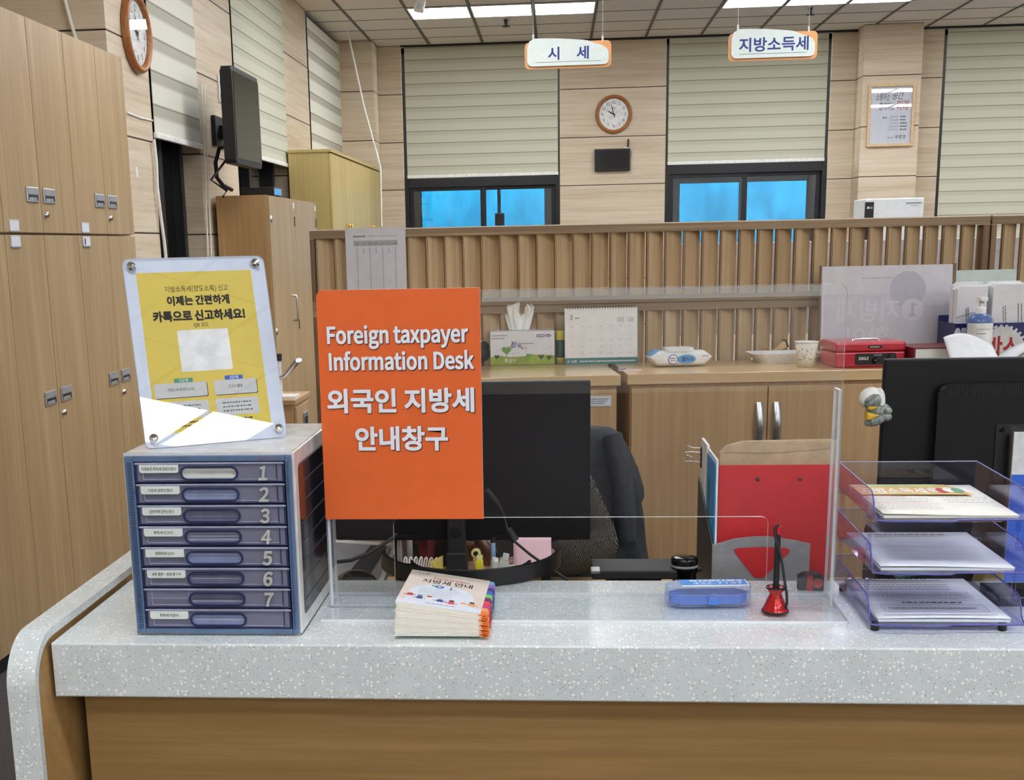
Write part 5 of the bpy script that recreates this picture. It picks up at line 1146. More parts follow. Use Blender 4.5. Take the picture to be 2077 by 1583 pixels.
# thick maroon book
plain('book_red', (112, 30, 42), .4)
a, b_ = on(1850, 748), on(1985, 746)
t = thing('dictionary', 'thick dark red book lying beside the cash box', 'book', (a.x + .012, a.y + .03, TZc), TH + 3)
MB().box(0, .165, -.004, .15, 0, .004, 'book_red', .001).box(0, .165, -.004, .15, .060, .064, 'book_red', .001).box(-.004, .004, -.004, .15, 0, .064, 'book_red', .002).text('사전', .012, .08, .12, .0644, 'brass', M=I4).dashes(-.001, .004, .02, .004, -.0045, 'brass').build('cover', t); MB().box(.004, .161, .0, .146, .004, .060, 'warm_paper').build('pages', t)
# white board sign with reversed print showing through
plain('board_white', (214, 214, 222), .3, var=.02); plain('ghost_print', (188, 188, 202), .4, var=.02); plain('ghost_light', (204, 204, 214), .4, var=.02)
a, b_ = at(1660, 716, y=4.42), at(1918, 716, y=4.44); c_ = at(1670, 541, y=4.44)
t = thing('notice_board', 'white panel with faint mirrored lettering standing behind the cash box', 'sign', (a.x, 4.385, TZc), TH)
w = b_.x - a.x + .01; h = c_.z - TZc
S = T(0, 0, .001) @ RX(-4)
MB().box(0, w, 0, .006, 0, h, 'board_white', .001, S).build('panel', t)
MB().box(-.006, .0, .0, .010, 0, h + .003, 'ply_edge_up', .001, S).box(w, w + .012, .0, .020, 0, h + .003, 'ply_edge_up', .001, S).build('side_strip', t)
def mirror(px): return px
pr = MB(); MS = S @ XZ @ Matrix.Scale(-1, 4, (1, 0, 0))
pr.flat(circ(.062, 36, w * .66, h * .74), -.0003, 'ghost_print', S @ XZ); pr.line(w * .02, w * .98, h * .02, h * .70, -.0002, 'ghost_light', S @ XZ); pr.flat(circ(.038, 30, w * .70, h * .52), -.0005, 'board_white', S @ XZ)
pr.text('1', .06, -w * .70, h * .45, -.0008, 'ghost_print', bold=.04, M=MS); pr.text('지방세', .085, -w * .36, h * .42, -.0006, 'board_white', w=w * .48, bold=.03, M=MS); pr.text('확인', .085, -w * .36, h * .12, -.0006, 'board_white', w=w * .34, bold=.03, M=MS); pr.dashes(w * .3, w * .72, h * .86, .005, -.0006, 'ghost_print', S @ XZ, rs)
pr.build('print', t)
# clear pane and big bulldog clip behind the book
t, p = cthing('clipboard', 'black clipboard with a clear sheet and bent chrome clip arms beside the board', 'clipboard', 1850, 722, .02)
p0, p1 = at(1806, 695, y=4.20), at(1880, 695, y=4.20)
X0 = p0.x - p.x; X1 = p1.x - p.x
MB().box(X0 - .03, X1 + .02, .0, .03, 0, .084, 'black', .002).build('block', t)
q0, q1 = at(1781, 653, y=4.23), at(1904, 653, y=4.23); q2 = at(1781, 700, y=4.23)
MB().box(q0.x - p.x, q1.x - p.x, .034, .037, .01, q0.z - TZc, 'acrylic', .0005).build('clear_sheet', t)
cw_ = MB()
for (pts) in ([(1812, 697), (1830, 688), (1845, 676)], [(1866, 676), (1880, 682), (1900, 698)]): cw_.tube([(at(x, y, y=4.18).x - p.x, -.004 - .006 * k, at(x, y, y=4.18).z - TZc) for k, (x, y) in enumerate(pts)], [.004, .0045, .006], 'chrome', 8)
cw_.build('clip_arms', t)
# pale green board, envelopes in a navy box, sanitiser, curled papers
plain('mint', (206, 222, 216), .5, var=.02); plain('navy_box', (28, 34, 96), .45); plain('envelope', (224, 224, 228), .6, var=.02)
a, b_ = at(1930, 548, y=4.48), at(2058, 545, y=4.49)
t = thing('green_board', 'pale green board leaning on the slats behind the envelopes', 'board', (a.x, 4.43, TZc), TH)
MB().box(0, b_.x - a.x, 0, .010, 0, a.z - TZc, 'mint', .001, RX(-3)).build('panel', t)
a = at(1926, 735, y=4.20); yb = 4.22; BX0 = a.x + .018
t = thing('carton_box', 'navy cardboard box with a white gear and red lettering, holding envelopes', 'box', (a.x + .018, yb, TZc), TH)
wB = .47; z1 = at(1950, 657, y=yb).z - TZc
plain('gear_red', (170, 28, 30), .5)
bx = MB(); bx.box(0, wB, 0, .003, 0, z1, 'navy_box').box(0, wB, .150, .153, 0, z1 + .02, 'navy_box').box(0, .003, .003, .15, 0, z1, 'navy_box').box(wB - .003, wB, .003, .15, 0, z1, 'navy_box').box(0, wB, .003, .15, 0, .003, 'navy_box').build('carton', t)
gp = MB(); gx, gz, R1 = .155, .035, .078
gear = []
for k in range(30):
    for q, rr in ((0, R1), (.45, R1), (.55, R1 * 1.12), (.95, R1 * 1.12)): an = 2 * PI * (k + q) / 30; gear.append((gx + rr * math.cos(an), max(.003, gz + rr * math.sin(an))))
gp.flat(gear, -.0006, 'light_grey'); gp.text('박스', .085, gx + .004, gz - .022, -.0012, 'gear_red', w=.105, bold=.05); gp.dashes(gx - .03, gx + .03, z1 - .018, .006, -.0012, 'light_grey', rnd=rs, gap=.25)
gp.line(.020, .075, z1 - .070, z1 - .014, -.0006, 'light_grey')
for k in range(5): gp.dashes(.04, .07, z1 - .024 - k * .009, .0032, -.001, 'grey_ink', rnd=rs)
gp.flat(circ(.011, 20, .008, z1 - .034, .021), -.0008, 'white') ; gp.dashes(.001, .015, z1 - .036, .004, -.0012, 'red_ink', rnd=rs); gp.build('print', t)
def envs(px0, px1, pyt, lab, n, k0):
    for k in range(n):
        A_ = at(px0, pyt, y=yb + .02); B_ = at(px1, pyt, y=yb + .02)
        w = B_.x - A_.x - .004; hgt = A_.z - TZc - .0045 + .004 * math.sin(k * 1.9 + k0) - .004 + .007 * (k > n - 3)
        t = thing('envelope', lab if k == 0 else 'white envelope in the %s bundle standing in the navy box' % ('left' if k0 == 0 else 'right'), 'envelope', (A_.x + .0015 * k - .004 * (k > 2), yb + .012 + .0145 * k + (A_.x - BX0) * math.tan(math.radians(TH)), TZc + .0038), TH, 'white envelopes standing in the navy box')
        MB().prism([(0, 0), (w, 0), (w, hgt), (.012, hgt), (.0, hgt - .010)], 0, .0115, 'envelope', XZ, .003).build('paper_fold', t)
        if k == 0:
            g = MB(); R_ = T(0, 0, 0)
            for (x_, z_, L_, mt) in ((w * .30, hgt * .70, .05, 'grey_ink'), (w * .36, hgt * .72, .07, 'grey_ink')):
                g.dashes(0, L_, 0, .004, -.0006, mt, T(x_, 0, z_) @ RY(84) @ XZ, rs, .3)
            g.flat(circ(.004, 10, w * .36, hgt * .44), -.0006, 'ink')
            if k0 == 0: g.flat([(w * .79 + .009 * math.cos(u), hgt * .78 + .009 * math.sin(u)) for u in [-2.2 + 4.4 * q / 16 for q in range(17)]] + [(w * .79 - .003 + .007 * math.cos(u), hgt * .78 + .006 * math.sin(u)) for u in [1.9 - 3.8 * q / 12 for q in range(13)]], -.0006, 'ink')
            else:
                for q in range(3): g.dashes(0, .075, 0, .004, -.0006, 'grey_ink', T(w * (.74 + .1 * q), 0, hgt * .74) @ RY(86) @ XZ, rs, .3)
            g.build('print', t)
            if k0 == 0: MB().tube([(0, -.0012, hgt * .58), (w * .5, -.0015, hgt * .64), (w, -.0012, hgt * .68)], .0008, 'grey_ink', 6).build('rubber_band', t)
envs(1941, 2008, 578, 'front white envelope of the left bundle, tied with a rubber band', 6, 0)
envs(2016, 2090, 574, 'front white envelope of the right bundle at the picture edge', 6, 3)
milky('gel_blue', (150, 170, 220), (120, 146, 206), .55, .06)
t = thing('sanitizer_bottle', 'pump bottle of clear blue hand sanitiser with a white label', 'bottle', (at(1996, 700, y=4.10).x, 4.155, TZc), 0)
r = .040; zs = at(1996, 640, y=4.11).z - TZc
MB().lathe([(0, 0), (r * .94, 0), (r, .006), (r, zs - .028), (r * .93, zs - .012), (r * .7, zs - .001), (r * .42, zs + .004), (0, zs + .004)], 'gel_blue', 36).build('bottle_body', t)
lb = MB(); Lz0, Lz1 = .012, zs - .026
for k in range(24):
    a0, a1 = math.radians(190 + 160 * k / 24), math.radians(190 + 160 * (k + 1) / 24); R_ = r + .0006
    lb.add([(R_ * math.cos(a0), R_ * math.sin(a0), Lz0), (R_ * math.cos(a1), R_ * math.sin(a1), Lz0), (R_ * math.cos(a1), R_ * math.sin(a1), Lz1), (R_ * math.cos(a0), R_ * math.sin(a0), Lz1)], [[0, 1, 2, 3]], 'white')
lb.text('THE SANITIZER GEL', .008, 0, Lz1 - .022, -r - .0016, 'grey_ink', w=.046); lb.dashes(-.022, .01, Lz1 - .034, .003, -r - .0016, 'grey_ink', rnd=rs); lb.flat([(-.014, Lz1 - .044), (-.021, Lz1 - .060), (-.014, Lz1 - .068), (-.007, Lz1 - .060)], -r - .0014, 'red_ink'); lb.flat([(-.014, Lz1 - .047), (-.0195, Lz1 - .060), (-.014, Lz1 - .0665), (-.0085, Lz1 - .060)], -r - .0018, 'white'); lb.line(-.0165, -.0115, Lz1 - .0595, Lz1 - .058, -r - .0021, 'ink'); lb.line(-.0148, -.0132, Lz1 - .0615, Lz1 - .056, -r - .0021, 'ink'); lb.build('label', t)
MB().lathe([(.0165, zs + .003), (.0165, zs + .022), (.0155, zs + .023), (0, zs + .023)], 'white', 24).tube([(0, 0, zs + .022), (0, 0, zs + .055)], .006, 'white', 12).prism(rrect(-.012, .012, -.032, .012, .004), zs + .045, zs + .056, 'white', I4, .002).build('pump', t)
plain('sheet_white', (232, 236, 242), .6, var=.02)
p = at(1990, 728, y=4.0)
o = MB().grid(lambda u, v: (-.10 + .155 * u, .0 + .10 * v, .012 + .055 * v + .042 * math.sin(PI * (.25 + .75 * u)) * (.4 + .6 * v)), 14, 8, 'sheet_white', None, .0006).build('curled_paper', None, (p.x, 3.965, TZc)); tag(o, 'white sheet curling up in front of the sanitiser bottle', 'paper')
p = at(2040, 726, y=4.0)
o = MB().grid(lambda u, v: (-.05 + .20 * u, .0 + .12 * v, .010 + .095 * u + .02 * math.sin(4 * u)), 12, 4, 'sheet_white', None, .003).grid(lambda u, v: (-.04 + .20 * u, -.004 + .12 * v, .002 + .09 * u + .02 * math.sin(4 * u)), 12, 4, 'warm_paper', None, .002).build('paper_bundle', None, (p.x + .03, 3.965, TZc)); tag(o, 'sloping bundle of white papers at the right edge behind the right monitor', 'paper')
# ================================================================== back of the room and left side
# clocks
def clock(name, lab, loc, rot, R, tall=1.0):
    t = thing(name, lab, 'clock', loc); t.rotation_euler = rot
    S = Matrix.Diagonal((1, 1, tall, 1)); q = RX(90)
    MB().lathe([(R * .80, .012), (R * .82, .030), (R * .90, .040), (R * .97, .034), (R, .018), (R, .0)], 'clock_wood', 48, S @ q).build('rim', t)
    f = MB(); f.flat(circ(R * .82, 48)[::1], -.012, 'white', S @ XZ)
    hrs = ['12', '1', '2', '3', '4', '5', '6', '7', '8', '9', '10', '11']
    for k, s in enumerate(hrs):
        an = math.radians(90 - 30 * k); f.text(s, R * .21, R * .62 * math.cos(an), tall * R * .62 * math.sin(an) - R * .075, -.0130, 'ink', bold=.008)
    for k in range(60):
        an = 2 * PI * k / 60; f.flat(circ(R * .008, 6, R * .76 * math.cos(an), tall * R * .76 * math.sin(an)), -.0128, 'grey_ink')
    f.dashes(-R * .10, R * .10, R * .30, R * .05, -.0128, 'grey_ink', rnd=rs); f.build('dial', t)
    h = MB()
    def hand(deg, L, w, back, mt, y):
        an = math.radians(90 - deg); u = (math.cos(an), math.sin(an)); n = (-u[1], u[0])
        pts = [(-u[0] * back + n[0] * w, -u[1] * back + n[1] * w), (u[0] * L * .5 + n[0] * w * 1.1, u[1] * L * .5 + n[1] * w * 1.1), (u[0] * L, u[1] * L), (u[0] * L * .5 - n[0] * w * 1.1, u[1] * L * .5 - n[1] * w * 1.1), (-u[0] * back - n[0] * w, -u[1] * back - n[1] * w)]
        h.prism(pts, y, y + .001, mt, XZ)
    hand(299, R * .46, R * .028, R * .10, 'ink', -.017); hand(345, R * .62, R * .022, R * .18, 'ink', -.019); hand(60, R * .60, R * .006, R * .2, 'grey_ink', -.021); h.prism(circ(R * .035, 14), -.022, -.016, 'ink', XZ)
    h.build('hands', t); MB().flat(circ(R * .82, 40), -.028, 'acrylic', S @ XZ).build('glass', t)
    return t
clock('wall_clock', 'round wooden wall clock on the back wall above a small black screen', (.629, YB - .001, 2.898), (0, 0, 0), .202, 1.03)
p = at(272, 68, x=XL)
clock('wall_clock', 'wooden wall clock seen edge on, on the left pier above the cabinets', (XL + .004, 7.12, p.z), (0, 0, math.radians(90)), .215, 1.0)
# small black screen with aerial
a, b_ = at(1206, 303, y=YB - .04), at(1278, 346, y=YB - .04)
t = thing('wall_monitor', 'small black wall screen with a short antenna under the back wall clock', 'screen', (a.x, YB - .05, b_.z))
w, h = b_.x - a.x, a.z - b_.z
MB().box(0, w, 0, .05, 0, h, 'black', .008).build('housing', t); MB().box(.015, w - .015, -.002, .002, .022, h - .018, 'black_gloss').build('screen', t); MB().tube([(w - .025, .02, h), (w - .022, .02, h + .10)], .010, 'black', 10).box(w - .07, w - .01, .005, .035, h, h + .012, 'light_grey', .002).build('antenna', t); MB().tube([(w - .01, .03, h), (w + .02, .03, h - .04), (w - .005, .03, h - .13)], .004, 'grey_plastic', 8).build('cable', t)
# framed calligraphy
a, b_ = at(1766, 171, y=14.08), at(1846, 296, y=14.08)
t = thing('framed_notice', 'framed white poster with brush lettering on the wall column', 'poster', (a.x, 14.106, b_.z))
w, h = .485, a.z - b_.z
t.location.x = 3.31
plain('frame_oak', (214, 182, 140), .45)
fr = MB(); e = .028
fr.box(0, w, -.03, 0, 0, e, 'frame_oak', .003).box(0, w, -.03, 0, h - e, h, 'frame_oak', .003).box(0, e, -.03, 0, e, h - e, 'frame_oak', .003).box(w - e, w, -.03, 0, e, h - e, 'frame_oak', .003).build('frame', t)
pp = MB(); pp.box(e, w - e, -.012, -.002, e, h - e, 'board_white')
Y_ = -.0135
pp.text('소통하는', .085, .155, h * .745, Y_, 'ink', w=.15, bold=.0, shear=.2); pp.text('공간', .095, .31, h * .76, Y_, 'ink', w=.12, bold=.0, shear=.2); pp.text('함께하는', .085, .20, h * .60, Y_, 'ink', w=.16, bold=.0, shear=.2); pp.text('미래', .12, .365, h * .585, Y_, 'red_ink', w=.13, bold=.0, shear=.25)
pp.line(.235, .2375, .155, .315, Y_, 'grey_ink'); pp.dashes(.16, .225, .290, .016, Y_, 'grey_ink', rnd=rs)
for k in range(5): pp.dashes(.25, .335, .300 - k * .033, .010, Y_, 'pale_ink', rnd=rs, gap=.3); pp.dashes(.345, .415, .298 - k * .033, .014, Y_, 'grey_ink', rnd=rs, gap=.3)
pp.dashes(.22, .285, .085, .012, Y_, 'pale_ink', rnd=rs, gap=.3); pp.text('여 명 호', .045, .355, .08, Y_, 'ink', w=.11, bold=.015, shear=.2); pp.build('print', t)
MB().box(e, w - e, -.0215, -.0185, e, h - e, 'acrylic').build('glass', t)
# air purifier
plain('purifier_white', (228, 232, 234), .4, var=.02)
a = at(1773, 404, y=8.2); b_ = at(1875, 400, y=8.2)
t = thing('air_purifier', 'white boxy air purifier with a black stripe behind the partition', 'appliance', (a.x - .055, 8.2, 0))
w = b_.x - a.x + .055; h = (a.z + b_.z) / 2
MB().box(.0, w, 0, .30, 0.02, h, 'purifier_white', .006).box(.02, w - .02, .02, .28, 0, .02, 'black').build('housing', t)
MB().prism(rrect(.0, .055, .3, h - .02, .002), -.003, .001, 'black_gloss', XZ).prism(circ(.008, 16, .020, h - .055), -.0036, -.003, 'light_grey', XZ).text('LG', .016, .038, h - .061, -.0036, 'light_grey', bold=.03).build('front_stripe', t)
dsh = MB(); dsh.dashes(w - .11, w - .012, h - .035, .007, -.0012, 'grey_ink', rnd=rs, gap=.3); dsh.dashes(w - .085, w - .03, h - .050, .005, -.0012, 'pale_ink', rnd=rs, gap=.3); dsh.build('print', t)
# hanging signs
plain('sign_peach', (238, 172, 112), .5, var=.02); plain('sign_pale', (228, 238, 234), .45, var=.015); plain('sign_blue', (22, 56, 136), .5, var=.02)
def hang(lab, y, q, word, wl, gap):
    # q: corners of the peach back board in the photograph: left, right, top, bottom
    a = at(q[0], q[3], y=y); b_ = at(q[1], q[2], y=y)
    w = b_.x - a.x; h = (b_.z - a.z)
    t = thing('hanging_sign', lab, 'sign', (a.x, y, a.z), 0, 'signs hanging from the ceiling')
    MB().prism(rrect(0, w, 0, h, .03), .0, .010, 'sign_peach', XZ, .002).build('back_board', t)
    f0 = .03; x0_, x1_, z0_ = w * .028, w * .97, h * .085; top = h * 1.135; sh = h * .965
    pts = [(x0_ + .03, z0_), (x0_ + .012, z0_ + .008), (x0_, z0_ + .03), (x0_, top - .06), (x0_ + .015, top - .02), (x0_ + .05, top)]
    for k in range(1, 15):
        u = k / 14; pts.append((x0_ + .05 + (x1_ - x0_ - .20) * u, top - (top - sh) * u ** 2.2 * .75))
    pts += [(x1_ - .10, h * .90), (x1_ - .05, h * .82), (x1_ - .015, h * .70), (x1_, h * .55), (x1_, z0_ + .03), (x1_ - .010, z0_ + .008), (x1_ - .03, z0_)]
    MB().prism(pts[::-1], -.016, -.004, 'sign_pale', XZ, .002).build('face_board', t); MB().box(w * .3, w * .4, -.004, 0, h * .3, h * .6, 'sign_pale').box(w * .6, w * .7, -.004, 0, h * .3, h * .6, 'sign_pale').build('spacer', t)
    l = MB()
    zz = h * .36
    if gap:
        l.text(word[0], h * .52, w * .335, zz, -.0172, 'sign_blue', w=wl, bold=.04); l.text(word[1], h * .52, w * .67, zz, -.0172, 'sign_blue', w=wl * 1.05, bold=.04)
    else: l.text(word, h * .54, w * .505, zz, -.0172, 'sign_blue', w=wl, bold=.035)
    l.line(w * .12, w * .88, h * .225, h * .24, -.0168, 'dark_green'); l.build('lettering', t)
    for u, zt_ in ((.10, top - .005), (.90, h - .004)):
        c = MB(); c.tube([(w * u, -.004 if u < .5 else .005, zt_), (w * u, -.004 if u < .5 else .005, ZC - a.z - .001)], .0016, 'light_grey', 6); c.build('cord', t); MB().tube([(w * u, -.004 if u < .5 else .005, zt_ - .004), (w * u, -.004 if u < .5 else .005, zt_ + .035)], .0065, 'white', 8).build('hook', t)
hang('white and peach hanging sign on the left, with two spaced blue letters', 9.2, (1064.5, 1240, 81, 141), '시세', .082, True)
hang('white and peach hanging sign on the right, with a five letter word', 9.2, (1477, 1659, 62, 125), '지방소득세', .475, False)
# ceiling sensor and sprinklers
p = at(853, 66, z=ZC); p = at(853, 75, y=11.6)
t = thing('motion_sensor', 'small white motion sensor tilted under the ceiling left of the first window', 'sensor', (p.x, p.y, ZC - .10)); 
MB().box(-.02, .02, -.02, .02, .06, .10, 'white', .006).build('mount', t); MB().box(-.045, .045, -.05, .02, -.06, .065, 'white', .016, RX(-18) @ RY(12)).build('housing', t); MB().ball((.026, .02, .026), 'light_grey', T(-.004, -.048, -.02)).build('lens', t)
for lab, px, py in (('dark sprinkler head on the ceiling in front of the left light row', 1026, 41), ('dark sprinkler head on the ceiling above the right hanging sign', 1644, 17)):
    p = at(px, py, z=ZC - .01); t = thing('sprinkler', lab, 'sprinkler', (p.x, p.y, ZC), 0, 'ceiling sprinklers')
    MB().lathe([(0, -.004), (.045, -.004), (.055, -.0005)], 'light_grey', 20).build('escutcheon', t); MB().lathe([(0, -.075), (.042, -.072), (.042, -.068), (.012, -.06), (.016, -.03), (.022, -.004)], 'dark_frame', 16).build('head', t)
# loose cords down the walls
def cord(name, lab, pts, r, mt): o = MB().tube(pts, r, mt, 8).build(name); tag(o, lab, 'cord')
c0, c1 = at(706, 84, y=13.3), at(772, 340, y=13.3)
cord('blind_cord', 'pale cord hanging slanted by the back left corner above the yellow cupboard', [(c0.x, 13.3, 3.69), tuple(at(738, 215, y=13.3)), tuple(c1), tuple(at(774, 460, y=13.3))], .009, 'warm_paper')
c = [at(127, 0, y=6.62), at(136, 35, y=6.62), at(147, 72, y=6.62)]
cord('wall_cable', 'white cable slanting across the pier above the left cabinets', [(c[0].x - .06, 6.65, 3.35)] + [(p.x, 6.655, p.z) for p in c] + [(c[2].x + .08, 6.655, 2.2)], .010, 'warm_paper')
y_ = [(319, 380), (325, 430), (333, 490), (338, 540)]
cord('window_cable', 'white cable running down the first left window frame', [tuple(at(312, 282, x=XL + .02)), tuple(at(317, 330, x=XL + .02))] + [tuple(at(a, b, x=XL + .02)) for a, b in y_] + [tuple(at(340, 600, x=XL + .02))], .010, 'white')
for dx in (0, 9): cord('pier_cable', 'thin pale %s cable down the pier left of the wall television' % ('left' if dx == 0 else 'right'), [tuple(at(409 + dx * .6, 170, x=XL + .012)), tuple(at(415 + dx * .6, 330, x=XL + .012)), tuple(at(421 + dx * .8, 500, x=XL + .012)), tuple(at(422 + dx * .8, 560, x=XL + .012)), (XL + .012, at(422 + dx * .8, 560, x=XL + .012).y, .02)], .005, 'warm_paper')
p = at(277, 349, x=XL); o = MB().box(0, .002, -.014, .014, -.028, .028, 'white').build('wall_sticker', None, (XL + .0005, p.y, p.z)); tag(o, 'tiny white sticker on the left wall pier below the wooden clock', 'sticker')
p = at(257, 229, x=XL); q = at(309, 245, x=XL); o = MB().tube([(XL + .004, p.y, p.z), (XL + .004, (p.y + q.y) / 2, (p.z + q.z) / 2 - .006), (XL + .004, q.y - .01, q.z)], .006, 'white', 6).build('tape_strip'); tag(o, 'thin white strip stuck level across the left wall pier under the clock', 'strip')
# television on its arm
XT = -2.02
a, b_, c_ = at(470, 126, x=XT), at(525, 168, x=XT), at(477, 322, x=XT); d_ = at(531, 351, x=XT)
y0, y1 = (a.y + c_.y) / 2, (b_.y + d_.y) / 2; z0 = (c_.z + d_.z) / 2; z1 = (a.z + b_.z) / 2
t = thing('television', 'black wall television on an arm, seen from the side on the left wall', 'television', (XT, y0, z0))
L, h = y1 - y0, z1 - z0
wa = 8.62 - y0
MB().prism(rrect(0, L, 0, h, .03), -.075, 0, 'black', YZ, .012).build('casing', t)
MB().prism(rrect(.03, L - .03, .035, h - .03, .004), .0, .003, 'black_gloss', YZ).build('screen', t)
MB().box(-.10, -.076, L * .25, L * .75, h * .15, h * .85, 'black_matte', .004).box(XL - XT + .03, -.10, wa + .10, wa + .16, h * .36, h * .52, 'black_matte', .004).build('arm', t)
MB().box(XL - XT + .001, XL - XT + .03, wa, wa + .30, h * .28, h * .62, 'black_matte', .004).build('wall_bracket', t)
cb = MB(); cp = [at(445, 300, x=-2.25), at(437, 330, x=-2.25), at(440, 360, x=-2.24), at(452, 376, x=-2.22), at(470, 385, x=-2.2)]
cb.tube([(-.11, L * .3, h * .2)] + [(p.x - XT, p.y - y0, p.z - z0) for p in cp], .014, 'black', 8); cb.tube([(-.10, L * .3, h * .1), (-.17, .0, -.10), (-.12, .18, -.16), (-.13, .12, -.2)], .008, 'black', 8); cb.build('cable', t)
p = at(445, 181, x=XL)
t = thing('wall_outlet', 'white wall socket with two black plugs behind the television', 'outlet', (XL + .001, p.y, p.z))
MB().box(0, .012, -.045, .045, -.09, .09, 'white', .004).build('plate', t)
for s_ in (-1, 1): MB().lathe([(0, .04), (.022, .04), (.026, 0)], 'black', 14, T(.012, 0, s_ * .045) @ RY(90)).build('plug', t)
# tall cabinet with the set-top box, yellow cupboard
a = at(437, 398, x=-2.32); y0 = a.y; zt = a.z
f = at(545, 397, y=y0); xf = f.x; e = at(640, 411, x=xf); y1 = e.y
t = thing('tall_cabinet', 'tall wooden cabinet below the wall television', 'cabinet', (xf, y0, 0))
MB().box(-2.32 - xf, -.02, 0, y1 - y0, .05, zt, 'beech_side', .002).box(-2.3 - xf, -.03, .02, y1 - y0 - .02, 0, .05, 'black').build('body', t)
Wd = y1 - y0
def tcdoors():
    for s_ in (0, 1):
        a_, b2 = s_ * Wd / 2 + .002, (s_ + 1) * Wd / 2 - .002
        d = MB().box(-.02, 0, a_, b2, .06, zt - .004, 'beech', .0015).build('door', t)
        hz = 1.15; hy = Wd / 2 - .07 if s_ == 0 else Wd / 2 + .22
        hy = Wd * .36 if s_ == 0 else Wd * .90
        hz = at(592, 625, x=xf).z if s_ == 0 else at(632, 620, x=xf).z
        MB().tube([(0, hy, hz - .09), (.03, hy, hz - .088), (.036, hy, hz - .06), (.036, hy, hz + .06), (.03, hy, hz + .088), (0, hy, hz + .09)], .008, 'alu', 8).build('handle', d)
        if s_ == 1: MB().lathe([(0, .012), (.014, .012), (.016, 0)], 'chrome', 14, T(0, hy + .01, hz - .16) @ RY(90)).box(.012, .016, hy + .004, hy + .018, hz - .24, hz - .165, 'rubber').build('key', d)
        for zz in ((zt - .16, .95, .35) if s_ == 0 else ()): MB().lathe([(0, .008), (.02, .007), (.024, 0)], 'alu', 12, T(0, a_ + .03, zz) @ RY(90)).build('hinge', d)
        for zz in (zt - .20, .92): MB().box(-.001, .004, b2 - .035, b2 - .022, zz, zz + .07, 'rubber').build('catch', d)
        MB().box(0, .002, b2 - .06, b2 - .015, zt - .07, zt - .03, 'white').build('tag', d)
tcdoors()
a = at(490, 396, z=zt); 
t = thing('settop_box', 'black set-top box with a blue end on top of the tall cabinet', 'box', (-2.20, y0 + .25, zt + .0005))
p = at(489, 380, y=y0 + .25); q = at(555, 380, y=y0 + .25)
t.location.x = p.x
MB().box(0, q.x - p.x, 0, .24, .004, .062, 'black', .004).build('case', t); MB().box(q.x - p.x + .0005, q.x - p.x + .004, .01, .23, .01, .055, 'wipe_blue').build('blue_end', t)
a = at(585, 311, x=-2.32); y0 = a.y; f = at(670, 308, y=y0); xf = f.x; zt = (a.z + f.z) / 2; e = at(772, 350, x=xf)
t = thing('cupboard', 'tall pale yellow cupboard in the far left corner', 'cabinet', (xf, y0, 0)); L = e.y - y0; L = min(L, 14.03 - y0)
MB().box(-2.325 - xf, -.022, 0, L, 0, zt, 'pale_wood', .002).box(-2.325 - xf, .01, -.01, L, zt, zt + .025, 'pale_wood', .003).build('body', t)
for k in range(4):
    d = MB().box(-.02, 0, k * L / 4 + .003, (k + 1) * L / 4 - .003, .06, zt - .01, 'pale_wood', .002).build('door', t)
    yk = (k + 1) * L / 4 - .08 if k % 2 == 0 else k * L / 4 + .08
    MB().tube([(0, yk, 1.72), (.03, yk, 1.72), (.03, yk, 1.60), (0, yk, 1.60)], .010, 'brass', 8).build('handle', d)
# low drawer unit with a white stand on it
a = at(595, 812, z=.75); b_ = at(622, 794, z=.75); c_ = at(560, 812, z=.75)
y0 = a.y; xf = a.x; L = b_.y - a.y
t = thing('drawer_unit', 'low wooden drawer unit behind the numbered document box', 'drawers', (xf, y0, 0))
MB().box(-.46, .012, -.01, L, .725, .75, 'oak_cabinet', .002).build('unit_top', t); MB().box(-.45, -.004, 0, L - .01, .03, .725, 'oak_cabinet').build('body', t)
for k in range(3):
    d = MB().box(-.003, .012, .012, L - .02, .50 - .215 * k, .71 - .215 * k, 'oak_cabinet', .002).build('drawer', t)
    MB().box(.012, .017, L * .42, L * .72, .57 - .215 * k, .66 - .215 * k, 'alu', .003).box(.0165, .018, L * .47, L * .67, .585 - .215 * k, .635 - .215 * k, 'black').build('handle', d)
p = at(566, 800, y=y0 + .12)
t = thing('desk_scanner', 'white upright stand with a black cap and silver arm on the drawer unit', 'stand', (p.x, y0 + .12, .7505))
zt_ = at(568, 718, y=y0 + .12).z - .7505
MB().tube([(0, 0, .012), (0, 0, zt_ - .035)], .020, 'white', 16).build('pole', t); MB().tube([(0, 0, zt_ - .035), (0, 0, zt_)], .025, 'black', 16).build('cap', t); MB().prism(rrect(-.08, .10, -.06, .06, .01), 0, .012, 'white', I4, .002).build('base', t)
e0 = at(572, 768, y=y0 + .10); e1 = at(606, 731, y=y0 + .06)
MB().tube([(0, 0, e0.z - .7505), (e0.x - p.x + .02, -.02, e0.z - .7505 + .015), (e1.x - p.x - .012, -.05, e1.z - .7505 - .008), (e1.x - p.x, -.06, e1.z - .7505)], [.016, .018, .024, .022], 'alu', 12, None, True, .55).build('arm', t)
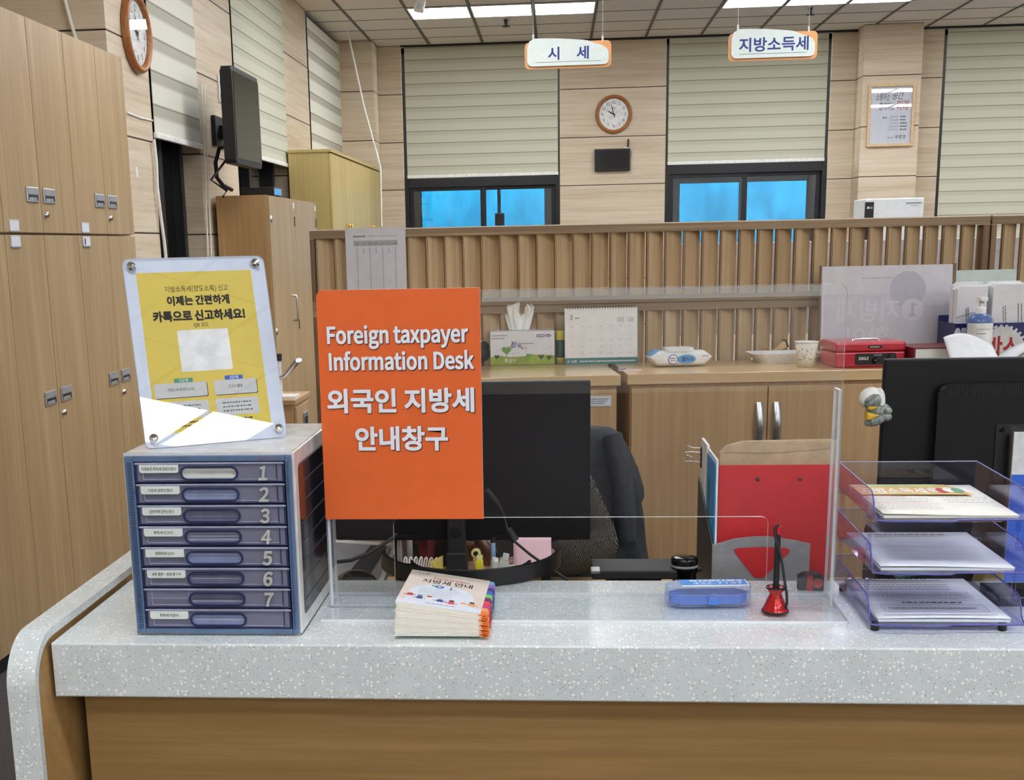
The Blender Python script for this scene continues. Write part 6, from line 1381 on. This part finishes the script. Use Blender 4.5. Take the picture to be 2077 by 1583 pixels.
# table sheet hung over the partition
ca, sa = math.cos(math.radians(TH)), math.sin(math.radians(TH))
t = thing('table_sheet', 'white printed table sheet hung over the slatted partition', 'paper', (-.862, 4.345, 0), TH)
x0 = .125; x1 = x0 + .21; zt_ = 1.5805; hh = .297
sh = MB(); sh.box(x0, x1, -.0022, -.0008, zt_ - hh, zt_, 'board_white').box(x0, x1, -.0022, .0615, zt_, zt_ + .0012, 'board_white'); sh.build('sheet', t)
pr = MB(); Y_ = -.0028; w = x1 - x0
pr.dashes(x0 + .028, x0 + .074, zt_ - .030, .0052, Y_, 'grey_ink', rnd=rs, gap=.2); pr.line(x0 + .075, x1 - .03, zt_ - .0275, zt_ - .0262, Y_, 'grey_ink'); pr.line(x0 + .028, x1 - .028, zt_ - .060, zt_ - .042, Y_, 'pale_ink')
for c in range(7): pr.dashes(x0 + .036 + .022 * c, x0 + .048 + .022 * c, zt_ - .055, .003, Y_ - .0003, 'grey_ink', rnd=rs)
for r_ in range(30):
    zz = zt_ - .068 - r_ * .0073
    for c in range(7):
        if c in (1, 3, 5) and r_ > 2: continue
        xx = x0 + .040 + .0222 * c; pr.line(xx - .0022, xx + .0022, zz - .0012, zz + .0012, Y_, 'grey_ink')
    pr.line(x0 + .028, x1 - .028, zz - .0034, zz - .0031, Y_, 'pale_ink')
pr.build('print', t)
# pale divider beyond the slats
t = thing('desk_divider', 'pale grey desk divider seen through the slats of the partition', 'divider', (.45, 5.6, 0))
plain('divider_grey', (206, 206, 208), .6)
MB().box(0, 1.9, 0, .03, 1.10, 1.50, 'divider_grey', .004).build('panel', t)
for x_ in (.05, 1.82): MB().box(x_, x_ + .04, 0, .03, 0, 1.10, 'grey_plastic').build('post', t)
# ================================================================== light and colour
wd = bpy.data.worlds.new('world'); SC.world = wd; wd.use_nodes = True
wd.node_tree.nodes['Background'].inputs[0].default_value = (.75, .85, 1, 1); wd.node_tree.nodes['Background'].inputs[1].default_value = .25
ld = bpy.data.lights.new('daylight', 'AREA'); ld.shape = 'RECTANGLE'; ld.size = 9; ld.size_y = 2.5; ld.energy = 2600; ld.color = (.9, .96, 1)
lo = bpy.data.objects.new('daylight', ld); COL.objects.link(lo); lo.location = (1.5, 16.6, 3.4); lo.rotation_euler = (math.radians(90 + 20 - 180 + 180), 0, 0)
lo.rotation_euler = Vector((0, 1.9, 1.3)).to_track_quat('Z', 'Y').to_euler()
vs = SC.view_settings; vs.view_transform = 'Standard'; vs.look = 'None'; vs.gamma = 1; vs.use_curve_mapping = False; vs.exposure = 0.33
cy = SC.cycles; cy.use_denoising = True; cy.max_bounces = 10; cy.diffuse_bounces = 5; cy.glossy_bounces = 4; cy.transmission_bounces = 6; cy.transparent_max_bounces = 24
cy.sample_clamp_indirect = 6; cy.caustics_reflective = False; cy.caustics_refractive = False; cy.use_light_tree = True
